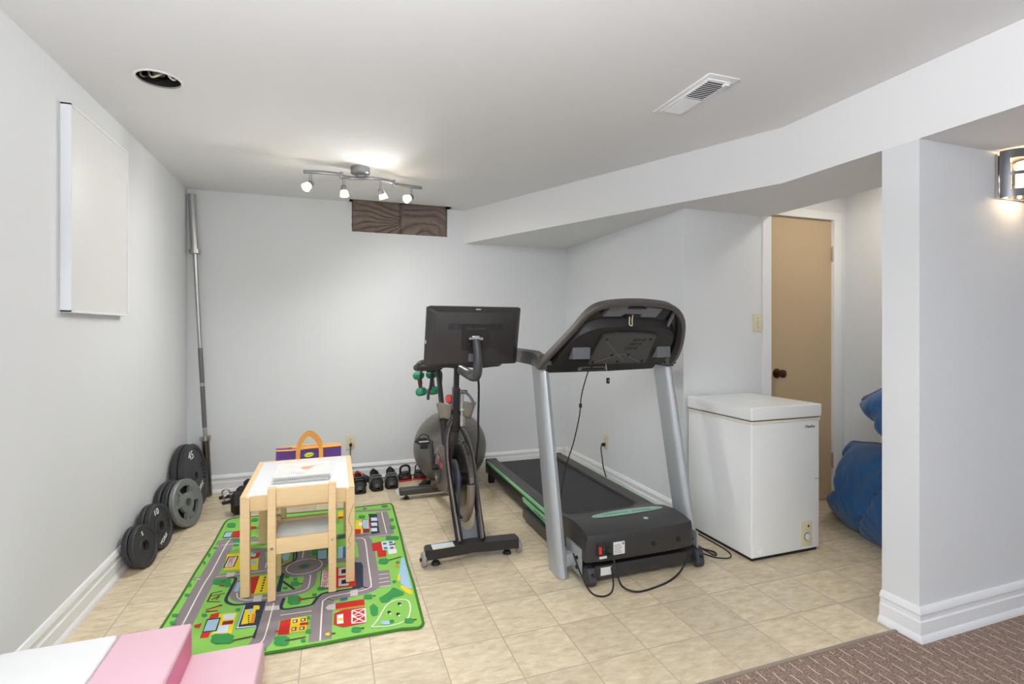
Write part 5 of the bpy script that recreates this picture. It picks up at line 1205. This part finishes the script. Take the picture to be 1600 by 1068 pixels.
b = MB().xf(SM); b.text('PELOTON', .018, TR(.0, .048, .0345), .0004, 1.35); obj('screen_lettering', b, mat('embossed_grey', rgb(92, 90, 88), .5), sc)
for x in (-.142, -.098, .098, .142):
    b = MB().xf(SM)
    for i in range(7):
        for j in range(6): b.box(x-.018+i*.0055, x-.0145+i*.0055, .045+j*.0055, .0485+j*.0055, .0302, .0306)
    obj('speaker_grille', b, RUBBER, sc)
b = MB().xf(SM); b.box(-.003, .026, .150, .158, .013, .0175); b.box(-.2795, -.2755, -.04, -.02, .004, .008); obj('port_label', b, WLAB, sc)
b = MB().xf(SM); b.box(.020, .044, -.135, -.095, .028, .034, .002); obj('cable_socket', b, RUBBER, sc)
b = MB().xf(SM); b.box(-.040, -.004, -.135, -.090, .034, .06, .004); obj('lock_box', b, MGREY, sc)
b = MB(); b.tube([(.064, .12, .955), (.075, .14, .90), (.088, .19, .80), (.094, .22, .68), (.100, .24, .58), (.088, .25, .45), (.084, .26, .40)], .0065, 8, smooth=6); part('screen_cable', b, RUBBER)
# cranks and pedals
for s, dz, dy in ((-1, .155, .045), (1, -.155, -.045)):
    b = MB(); b.bar((s*.115, .50, .37), (s*.122, .50+dy, .37+dz), .016, .026, .004, up=(1, 0, 0)); b.cyl((s*.08, .50, .37), (s*.124, .50, .37), .02, n=16); cr_ = part('crank_arm', b, BLACKP)
    px, py, pz = s*.172, .50+dy, .37+dz
    b = MB(); b.cyl((s*.12, py, pz), (s*.22, py, pz), .007, n=10); b.box(px-.034, px+.034, py-.045, py-.028, pz-.011, pz+.011, .003); b.box(px-.034, px+.034, py+.028, py+.045, pz-.011, pz+.011, .003); b.box(px-.036, px-.026, py-.04, py+.04, pz-.009, pz+.009, .002); b.box(px+.026, px+.036, py-.04, py+.04, pz-.009, pz+.009, .002)
    b.cb((px, py-.05, pz-.022), (.05, .02, .03), .005)
    if s > 0: continue
    pd = part('pedal', b, RUBBER)
    b = MB(); b.tube([(px-.030, py-.035, pz+.008), (px-.028, py-.035, pz+.035), (px, py-.035, pz+.050), (px+.028, py-.035, pz+.035), (px+.030, py-.035, pz+.008)], .004, 6, smooth=4); obj('toe_cage', b, RUBBER, pd)
    b = MB()
    for dx, dz2 in ((-.024, .012), (.024, .012), (-.024, -.012), (.024, -.012)): b.cyl((px+dx, py-.046, pz+dz2), (px+dx, py-.0445, pz+dz2), .004, n=8)
    b = MB(); b.box(px-.03, px+.03, py-.0465, py-.0445, pz+.003, pz+.009); obj('reflector', b, WLAB, pd)

# hand weights held in the rack behind the saddle
def weight(M, label):
    w = thing('hand_weight', label, 'dumbbell', M, 'green hand weights on the bike')
    for s in (-1, 1):
        b = MB(); b.lathe([(0, s*.088), (.028, s*.087), (.042, s*.074), (.042, s*.050), (.030, s*.034), (.014, s*.030)], 8); obj('weight_head', b, TEAL, w)
    b = MB(); b.cyl((0, 0, -.036), (0, 0, .036), .014, n=12); obj('grip', b, mat('grip_brown', rgb(120, 66, 52), .5), w)
    return w
W1 = weight(BKM @ TR(-.098, 1.120, .822, ry=-.16), 'green hand weight hanging behind the bike seat, left one of the pair')
W2_ = weight(BKM @ TR(-.004, 1.130, .826, ry=-.12), 'green hand weight hanging behind the bike seat, right one beside the seat post')

# ================================================================ exercise ball
b = MB()
def ballf(q, d):
    r = 1+.0035*math.sin(d.z*60)*(1 if abs(d.z) < .93 else 0); c = Vector((0, 0, .287))
    q2 = c+(q-c)*r
    if q2.z < .012: q2.z = .003+(q2.z)*.2 if q2.z > 0 else .003
    return q2
b.xf(Matrix()); b.sph((0, 0, .287), .287, 56, 80, ballf)
b.v = [(x, y, max(z, .002)) for x, y, z in b.v]
o = obj('exercise_ball', b, BALLM); o.location = (.875, 4.005, 0); WM[o] = Matrix.Translation(o.location)
tag(o, 'large dark grey exercise ball against the back wall behind the bike', 'exercise ball')
# ================================================================ barbell in the corner
t = thing('barbell', 'long steel barbell leaning upright in the corner', 'barbell', (-.862, 4.268, .0))
A = Vector((-.862, 4.262, .004)); B_ = Vector((-.978, 4.302, 2.205)); D = (B_-A).normalized(); LB = (B_-A).length
def at_(s): return A+D*s
x = D.orthogonal().normalized(); BM = frame(A, x, D.cross(x), D)
b = MB().xf(BM); b.cyl((0, 0, .40), (0, 0, LB-.40), .0145, n=16); obj('shaft', b, CHROME, t, True)
b = MB().xf(BM); b.cyl((0, 0, .50), (0, 0, .80), .0152, n=16); b.cyl((0, 0, .825), (0, 0, 1.08), .0152, n=16); obj('knurled_grip', b, mat('knurl', rgb(130, 130, 130), .5, metal=1, var=.2, scale=300, bump=.6), t, True)
for s0, s1, m_ in ((0.004, .405, DSTEEL), (LB-.405, LB, CHROME)):
    b = MB().xf(BM); b.cyl((0, 0, s0), (0, 0, s1), .0255, n=24); sl = obj('sleeve', b, m_, t, True)
    z = s1 if s0 < 1 else s0-.03
    b = MB().xf(BM); b.cyl((0, 0, z), (0, 0, z+.03), .038, n=24); obj('collar', b, CHROME, sl, True)

# ================================================================ weight plates
def ringplate(R, th, rh, rim=.86, hub=.3, mat_=IRON, name='weight_plate', label='', group='black weight plates', M=Matrix(), kind='plain', txt=(), hole='round'):
    """local: disc normal +Z, centre at the origin"""
    t = thing(name, label, 'weight plate', M, group)
    b = MB(); h = th/2
    if kind == 'plain':
        b.lathe([(rh, h*.9), (R*hub, h*.9), (R*hub*1.05, h*.62), (R*rim*.97, h*.62), (R*rim, h), (R*.97, h), (R, h*.75), (R, -h*.75), (R*.97, -h), (R*rim, -h), (R*rim*.97, -h*.62), (R*hub*1.05, -h*.62), (R*hub, -h*.9), (rh, -h*.9), (rh, h*.9)], 56)
    else:
        # plate with three or more kidney openings: build as a 2-sided grid with holes
        NR = [rh, R*.30, R*.42, R*.72, R*.82, R*.97]; NT = 72; hs = []
        def holeq(k, j): 
            a = (k+.5)/NT*2*PI
            for c in hole:
                if abs((a-c+PI) % (2*PI)-PI) < .50 and j == 2: return True
            return False
        zr = {0: .95, 1: .95, 2: .62, 3: .62, 4: .95, 5: .95}
        for sgn in (1, -1):
            vs = [(r*math.cos(2*PI*k/NT), r*math.sin(2*PI*k/NT), sgn*h*zr[j]) for j, r in enumerate(NR) for k in range(NT)]
            b.add(vs, [(j*NT+k, j*NT+(k+1) % NT, (j+1)*NT+(k+1) % NT, (j+1)*NT+k) for j in range(5) for k in range(NT) if not holeq(k, j)], True)
        for k in range(NT):
            if holeq(k, 2):
                for j in (2, 3):
                    r = NR[j]; p = [(r*math.cos(2*PI*q/NT), r*math.sin(2*PI*q/NT)) for q in (k, k+1)]
                    b.add([(p[0][0], p[0][1], -h*.62), (p[1][0], p[1][1], -h*.62), (p[1][0], p[1][1], h*.62), (p[0][0], p[0][1], h*.62)], [(0, 1, 2, 3)])
                for q, other in ((k, k-1), (k+1, k+1)):
                    if not holeq(other, 2):
                        c, s = math.cos(2*PI*q/NT), math.sin(2*PI*q/NT)
                        b.add([(NR[2]*c, NR[2]*s, -h*.62), (NR[3]*c, NR[3]*s, -h*.62), (NR[3]*c, NR[3]*s, h*.62), (NR[2]*c, NR[2]*s, h*.62)], [(0, 1, 2, 3)])
        b.lathe([(R*.97, h*.95), (R, h*.7), (R, -h*.7), (R*.97, -h*.95)], NT); b.lathe([(rh, h*.95), (rh, -h*.95)], NT)
    obj('disc', b, mat_, t)
    b = MB(); b.lathe([(rh+.008, h*.9), (rh+.008, h*1.02), (rh, h*1.02), (rh, -h)], 28); obj('hub_ring', b, mat_, t)
    if kind == 'plain' and R > .11:
        for i in range(5):
            a = .35-i*.17
            b = MB(); b.bar((R*.60*math.cos(a), R*.60*math.sin(a), h*.66), (R*.80*math.cos(a), R*.80*math.sin(a), h*.66), R*.055, h*.3, .001); obj('grip_rib', b, RUBBER, t)
    for s, sz, px, py in txt:
        b = MB(); b.text(s, sz, TR(px, py, h*.68, rz=.35 if s == 'YORK' else 0), .0015, 1.15); obj('raised_lettering', b, WHITE if mat_ is IRON else WLAB, t, label='white painted lettering')
    return t
def lean(foot, theta, R, th, tilt, off=0.0):
    """disc standing on its edge at foot (x, y); theta turns its face from +X towards the camera; tilt leans it back to the wall"""
    n_ = Vector((math.cos(theta)*math.cos(tilt), -math.sin(theta)*math.cos(tilt), math.sin(tilt)))
    up = (Vector((0, 0, 1))-n_*n_.z).normalized(); sx = up.cross(n_)
    c = Vector((foot[0], foot[1], 0))+up*R; c.z += th/2*math.sin(tilt)+.001
    c -= n_*off
    M = frame(c, sx, up, n_)
    lowest = c.z-R*up.z-th/2*abs(n_.z)
    M.translation.z -= lowest-.001
    return M
R = math.radians
pls = [
 ('smallest front', (-.898, 3.10), 12, .105, .026, 13, [('5', .03, 0, .062)], IRON, 'plain'),
 ('ten', (-.892, 3.335), 9, .122, .028, 12, [('10', .048, -.015, .082), ('YORK', .030, 0, -.078)], IRON, 'plain'),
 ('grey', (-.830, 3.645), 18, .145, .030, 12, [], GIRON, 'grip'),
 ('fortyfive', (-.868, 4.02), 6, .216, .034, 9, [('45', .078, -.02, .142), ('YORK', .046, .045, -.098)], IRON, 'plain')]
LAB = {'smallest front': ('small black iron plate nearest the camera by the left wall, outer of two', 'small black iron plate against the left baseboard, behind the nearest small plate'),
       'ten': ('black iron plate marked 10 leaning by the left wall, outer of two', 'black iron plate tucked behind the plate marked 10'),
       'fortyfive': ('large black plate marked 45 leaning near the corner, outer of two', 'large black plate between the left wall and the plate marked 45')}
for nm, ft, th, R_, tk, tl, tx, m_, kd in pls:
    if nm == 'grey':
        ringplate(R_, tk, .0255, mat_=GIRON, label='grey grip plate with three kidney holes leaning by the left wall', M=lean(ft, R(th), R_, tk, R(tl)), kind='grip', hole=[R(90), R(215), R(325)], group=None)
        g = bpy.context.scene
        p1 = ringplate(.142, .034, .0255, label='thick black plate directly behind the grey grip plate', M=lean((ft[0]-.040, ft[1]+.008), R(th), .142, .034, R(tl)), group='black plates behind the grey one', txt=())
        dup(p1, lean((ft[0]-.081, ft[1]+.018), R(th), .142, .034, R(tl)), 'thick black plate nearest the wall in the stack behind the grey grip plate')
        continue
    a = ringplate(R_, tk, .0255, hub=.38 if nm != 'fortyfive' else .26, label=LAB[nm][0], M=lean(ft, R(th), R_, tk, R(tl)), txt=tx, group='pairs of black weight plates')
    dd = (tk+.004)/math.cos(R(tl))
    dup(a, lean((ft[0]-dd*math.cos(R(th)), ft[1]+dd*math.sin(R(th))), R(th), R_, tk, R(tl)), LAB[nm][1])
# lettering on the grey plate
gp = [o for o in bpy.data.objects if o.get('label', '').startswith('grey grip plate')][0]
for s, a in (('25', 50), ('YORK', 150), ('LBS', 270)):
    b = MB(); b.text(s, .026, TR(.088*math.cos(R(a)), .088*math.sin(R(a)), .012, rz=R(a-90)), .0018, .9); obj('raised_lettering', b, GIRON, gp)

# spring clamps
def clamp(M, label):
    t = thing('spring_clamp', label, 'spring clamp', M, 'barbell spring clamps')
    b = MB(); pts = [(.026*math.cos(a), .026*math.sin(a), .016+.0045*a/PI) for a in [k*PI/7 for k in range(36)]]
    b.tube(pts, .0032, 8); b.v = [(x, z-.016, y+.030) for x, y, z in b.v]; obj('spring', b, CHROME, t)
    for s in (0, 1):
        b = MB(); b.tube([(.026, .004+.018*s, .028), (.06, .004+.022*s, .032-.012*s), (.09, .006+.02*s, .045-.028*s), (.105, .0+.02*s, .040-.026*s), (.100, -.014+.02*s, .034-.022*s), (.07, -.010+.02*s, .022-.010*s)], .003, 8, smooth=5); obj('wire_loop', b, RUBBER, t)
    b = MB(); b.tube([(-.045, -.026, .012), (.05, -.022, .012)], .011, 12); obj('rubber_grip', b, RUBBER, t)
    return t
c1 = clamp(TR(-.70, 4.06, .001, rz=.5), 'steel spring collar clamp on the floor, nearer of the two')
dup(c1, TR(-.735, 4.185, .001, rz=.25), 'steel spring collar clamp on the floor against the barbell foot')

# hex dumbbells under the table's far side
def dumbbell(M, label, r=.066, hl=.085, gap=.12, n=6, nm='hex_dumbbell'):
    t = thing(nm, label, 'dumbbell', M, 'black dumbbells behind the play table')
    for s in (-1, 1):
        b = MB(); x0 = s*gap/2; x1 = s*(gap/2+hl)
        prof = [(0, x0), (r*.7, x0), (r, x0+s*.012), (r, x1-s*.020), (r*.72, x1), (0, x1)]
        vs = []
        for rr_, xx in prof:
            for k in range(n): a = 2*PI*k/n; vs.append((xx, rr_*math.cos(a-PI/2*0), rr_*math.sin(a)))
        b.add(vs, [(j*n+k, j*n+(k+1) % n, (j+1)*n+(k+1) % n, (j+1)*n+k) for j in range(len(prof)-1) for k in range(n)], n > 10); obj('weight_head', b, RUBBER, t)
    b = MB(); b.tube([(-gap/2-.005, 0, 0), (-gap/4, 0, 0), (0, 0, 0), (gap/4, 0, 0), (gap/2+.005, 0, 0)], [.013, .016, .018, .016, .013], 14); obj('handle', b, CHROME, t)
    return t
rz_ = .066*math.cos(PI/6)
dumbbell(TR(-.490, 3.80, .0765, rz=.12), 'large black hex dumbbell on the floor behind the table leg', .075, .085, .12)
dumbbell(TR(-.505, 4.02, .061, rz=.06), 'round black dumbbell between the hex dumbbell and the back wall', .060, .075, .12, 24, 'round_dumbbell')
dumbbell(TR(-.485, 4.19, .061, rz=.05), 'round black dumbbell closest to the back wall', .060, .075, .12, 24, 'round_dumbbell')

# ================================================================ shoes (local: toe towards -Y)
def shoe(M, label, group, body=BLACKP, lining=RUBBER, length=.27, red=False, mirror=1):
    t = thing('cycling_shoe', label, 'shoe', M, group)
    L_ = length; sect = []
    def hw(v): return .034+.016*math.sin(PI*min(1, v*1.15+.08))**1 if v < .8 else .034+.014*math.sin(PI*min(1, .8*1.15+.08))-(v-.8)*.04
    def top(v): return .030+.052*min(1, max(0, (v-.02)/.42))**.8+.018*max(0, (v-.6)/.4)
    NU, NVs = 20, 22
    opn = (.46, .90)
    def fn(u, v):
        a = PI*u; w_ = hw(v)*(1 if .04 < v < .96 else .78 if 0 < v < 1 else .45)
        x = -w_*math.cos(a)*(1 if math.sin(a) < .5 else 1)*mirror; z = .012+top(v)*math.sin(a)**.55*(1 if 0 < v < 1 else .6)
        if opn[0] < v < opn[1] and abs(u-.5) < .22: z -= .045
        return (x, -L_/2+L_*v, z)
    b = MB(); b.grid(fn, NU, NVs); obj('upper', b, body, t)
    b = MB(); pts = [(hw(v)*mirror*(1.02 if .05 < v < .95 else .7), -L_/2+L_*v) for v in [i/12 for i in range(13)]]
    poly = pts+[(-x, y) for x, y in pts[::-1]]; b.prism(poly, .001, .016); obj('sole', b, RUBBER, t)
    b = MB(); b.tube([(.030*math.cos(a), -L_/2+L_*.70+.056*math.sin(a), .083+.018*math.sin(a)) for a in [k*PI/8 for k in range(16)]], .006, 8, closed=True); obj('collar', b, RED if red else lining, t, label='red collar' if red else None) if red else obj('collar', b, lining, t)
    for v in (.40, .30):
        y = -L_/2+L_*v
        b = MB(); b.tube([(-hw(v)*1.02, y, .035), (-hw(v)*.7, y, .02+top(v)*.9), (0, y, .017+top(v)), (hw(v)*.7, y, .02+top(v)*.9), (hw(v)*1.02, y, .035)], .006, 8, smooth=4, flat=1.0); obj('strap', b, MGREY if not red else BLACKG, t)
    b = MB(); b.box(-.006, .006, -L_/2+L_*.19, -L_/2+L_*.22, .062, .066); obj('logo_tab', b, WLAB, t)
    return t
shoe(TR(.182, 4.075, 0, rz=.04), 'black shoe with red lining on the floor right of the play table', 'shoes by the back wall', red=True)
s0 = shoe(TR(.308, 4.10, 0, rz=.07), 'plain black cycling shoe by the back wall, left one of the pair', 'shoes by the back wall')
dup(s0, TR(.428, 4.12, 0, rz=-.03), 'plain black cycling shoe by the back wall, right one of the pair')
s3 = dup(s0, TR(.205, 4.268, .058, rx=.15, rz=1.3), 'dark shoe lying behind the red lined shoe against the baseboard'); s3.matrix_basis = TR(.19, 4.262, .0, rz=1.57); s3.scale = (.72, .72, .72)

# push-up grips / strapped gadgets
def gadget(M, label, open_=False):
    t = thing('push_up_grip', label, 'exercise grip', M, 'black grips by the exercise ball')
    b = MB(); b.box(-.055, .055, -.04, .04, .001, .012, .004); obj('red_base', b, RED, t)
    b = MB(); b.box(-.05, .05, -.035, .035, .012, .052, .010, 3); b.box(-.035, .035, -.030, .030, .048, .070, .008, 3); obj('body', b, BLACKP, t)
    b = MB(); b.tube([(-.038, 0, .055), (-.036, 0, .10), (-.018, 0, .118), (.018, 0, .118), (.036, 0, .10), (.038, 0, .055)], .009 if not open_ else .005, 8, smooth=4); obj('handle', b, RUBBER, t)
    b = MB(); b.box(-.02, .02, -.037, -.034, .028, .034); obj('label_strip', b, RED, t)
    return t
g1 = gadget(TR(.545, 4.19, 0, rz=.1), 'black grip with red base by the back wall, beside the cycling shoes')
gadget(TR(.668, 4.20, 0, rz=-.2), 'black grip with thin wire handle and red base, beside the exercise ball', True)
t = thing('power_adapter', 'black power brick lying on white paper behind the bike', 'power adapter', TR(.668, 3.975, .001, rz=-.5))
b = MB(); b.box(-.028, .028, -.062, .062, 0, .034, .006); obj('brick', b, BLACKP, t)
b = MB(); b.tube([(0, -.062, .016), (.01, -.09, .008), (.05, -.12, .005), (.09, -.10, .004)], .003, 8, smooth=5); obj('lead', b, RUBBER, t)
obj('wall_cord', PC, RUBBER, t, True, label='black cord plugged into the back wall outlet')
def pap(u, v): return (-.09+.18*u, -.06+.12*v, .0035+.010*abs(noise.noise(Vector((u*4, v*4, 1)))))
b = MB(); b.grid(pap, 14, 10); o = obj('crumpled_paper', b, mat('thin_plastic_sheet', rgb(214, 216, 212), .6)); o.matrix_basis = TR(.530, 3.885, 0, rz=.1); so = o.modifiers.new('s', 'SOLIDIFY'); so.thickness = .0015
tag(o, 'crumpled white paper on the tiles behind the bike foot bar', 'paper')

# ================================================================ blue bean bags in the alcove

def slump(label, outline, depth, seed, lift=0.0):
    """outline: (s, z) in the upright plane through (3.17, 2.54) running towards the camera"""
    e = Vector((-.411, -.912, 0)); nrm = Vector((.912, -.411, 0)); o = Vector((3.17, 2.54, 0))
    O2 = [(p.x, p.y) for p in catmull([Vector((a, c, 0)) for a, c in outline], 6, True)]
    cs_ = sum(p[0] for p in O2)/len(O2); cz = sum(p[1] for p in O2)/len(O2); n = len(O2); NR = 26
    def P(r, k, sg):
        a, c = O2[k % n]; x = cs_+(a-cs_)*r; z = cz+(c-cz)*r
        prof = (1-r**2)**.72
        w = prof*depth*(1+.25*noise.noise(Vector((x*4, z*4, seed))))
        cr = 1-abs(noise.noise(Vector((x*3.2+seed, z*5.5-x*4, seed*2))))*2.4
        cr2 = 1-abs(noise.noise(Vector((x*13, z*9+x*6, seed*3+1))))*2.6
        w -= (.040*max(0, cr)**3+.008*max(0, cr2)**4)*min(1, prof*1.6)
        z2 = z
        # the belly sags to the floor
        v = o+e*x+nrm*(sg*w+.02)
        return (v.x, v.y, max(z2, .003+lift))
    b = MB()
    for sg in (-1, 1):
        rows = [[P((j/NR)**.8, k, sg) for k in range(n)] for j in range(NR+1)]
        b.add([p for r in rows for p in r], [(j*n+k, j*n+(k+1) % n, (j+1)*n+(k+1) % n, (j+1)*n+k) for j in range(NR) for k in range(n)], True)
    t = thing('bean_bag', label, 'bean bag', o+e*cs_+nrm*.02, 'blue bean bags in the alcove')
    obj('bag_shell', b, BLUEB, t, True)
    sm = [P(1.0, k, 1) for k in range(0, n, 2)]
    b = MB(); b.tube([(x, y, max(z, .008+lift)) for x, y, z in sm], .0045, 6, closed=True); obj('piping', b, mat('blue_piping', rgb(24, 60, 104), .5), t, True)
slump('large blue bean bag slumped on the floor beside the tan door', [(.0, .02), (.03, .10), (.10, .15), (.17, .195), (.245, .20), (.20, .27), (.165, .36), (.150, .46), (.185, .505), (.30, .525), (.52, .560), (.74, .545), (.84, .42), (.88, .2), (.84, .03), (.62, -.06), (.40, -.07), (.2, -.05), (.07, -.01)], .17, 1.7)
slump('blue bean bag corner pointing out above, on top of the slumped one', [(.298, .792), (.40, .838), (.52, .884), (.70, .90), (.83, .83), (.86, .70), (.76, .60), (.62, .585), (.52, .642), (.40, .71), (.33, .755)], .12, 5.1)
# ================================================================ lights, camera
def area(name, loc, rot, sx, sy, power, col, spread=PI):
    l = bpy.data.lights.new(name, 'AREA'); l.shape = 'RECTANGLE'; l.size = sx; l.size_y = sy; l.energy = power; l.color = col; l.spread = spread
    o = bpy.data.objects.new(name, l); COL.objects.link(o); o.location = loc; o.rotation_euler = rot; return o
area('window_daylight', (.25, -2.62, 1.32), (PI/2, 0, 0), 1.9, 1.45, 3, (.84, .92, 1))  # soft cool fills added outside the unseen rear openings
area('window_daylight', (2.65, -2.62, 1.32), (PI/2, 0, 0), 1.9, 1.45, 6, (.86, .93, 1))
area('window_daylight', (-1.12, -.9, 1.3), (PI/2, 0, -PI/2), 1.9, 1.35, 4.5, (.94, .97, 1))  # fill added outside the unseen left opening
l = bpy.data.lights.new('uplight_lamp', 'AREA'); l.shape = 'DISK'; l.size = .45; l.energy = 66; l.color = (.92, .96, 1)  # unseen uplight added above the camera to bounce fill off the ceiling
o = bpy.data.objects.new('uplight_lamp', l); COL.objects.link(o); o.location = (-.15, -.05, 1.62); o.rotation_euler = (PI, 0, 0)
l = bpy.data.lights.new('alcove_lamp', 'AREA'); l.shape = 'DISK'; l.size = .3; l.energy = 2.8; l.color = (1, .92, .80)  # no fixture modelled here, added to brighten the alcove
o = bpy.data.objects.new('alcove_lamp', l); COL.objects.link(o); o.location = (3.1, 2.1, H-.015)
for i, (p, d) in enumerate(SPOTS):
    l = bpy.data.lights.new('track_bulb', 'POINT'); l.energy = .4; l.shadow_soft_size = .03; l.color = (1, .9, .76)
    o = bpy.data.objects.new('track_bulb', l); COL.objects.link(o); o.location = p
    l = bpy.data.lights.new('track_beam', 'SPOT'); l.energy = (6, 17, 16, 18)[i]; l.spot_size = 2.75; l.spot_blend = 1; l.shadow_soft_size = .06; l.color = (1, .99, .97)
    o = bpy.data.objects.new('track_beam', l); COL.objects.link(o); o.location = p; o.rotation_euler = Vector(d).to_track_quat('-Z', 'Y').to_euler()
l = bpy.data.lights.new('sconce_bulb', 'POINT'); l.energy = .35; l.shadow_soft_size = .012; l.color = (1, .74, .45)
for z in (-.078, .078):
    o = bpy.data.objects.new('sconce_bulb', l); COL.objects.link(o); o.location = (2.735, 1.37-.05, 1.862+z)
w = bpy.data.worlds.new('World'); scn.world = w; w.use_nodes = True
w.node_tree.nodes['Background'].inputs[0].default_value = (.8, .88, 1, 1); w.node_tree.nodes['Background'].inputs[1].default_value = .6
cam = bpy.data.cameras.new('Camera'); co = bpy.data.objects.new('Camera', cam); COL.objects.link(co)
cam.sensor_width = 36; cam.lens = 36*800/1600; cam.shift_y = -19/1600; cam.clip_start = .02
co.location = (0, 0, 1.2148); co.rotation_euler = (PI/2, 0, -math.atan(279/800)); scn.camera = co
scn.view_settings.view_transform = 'Standard'; scn.view_settings.look = 'None'; scn.view_settings.gamma = 1; scn.view_settings.exposure = .72; scn.view_settings.use_curve_mapping = False
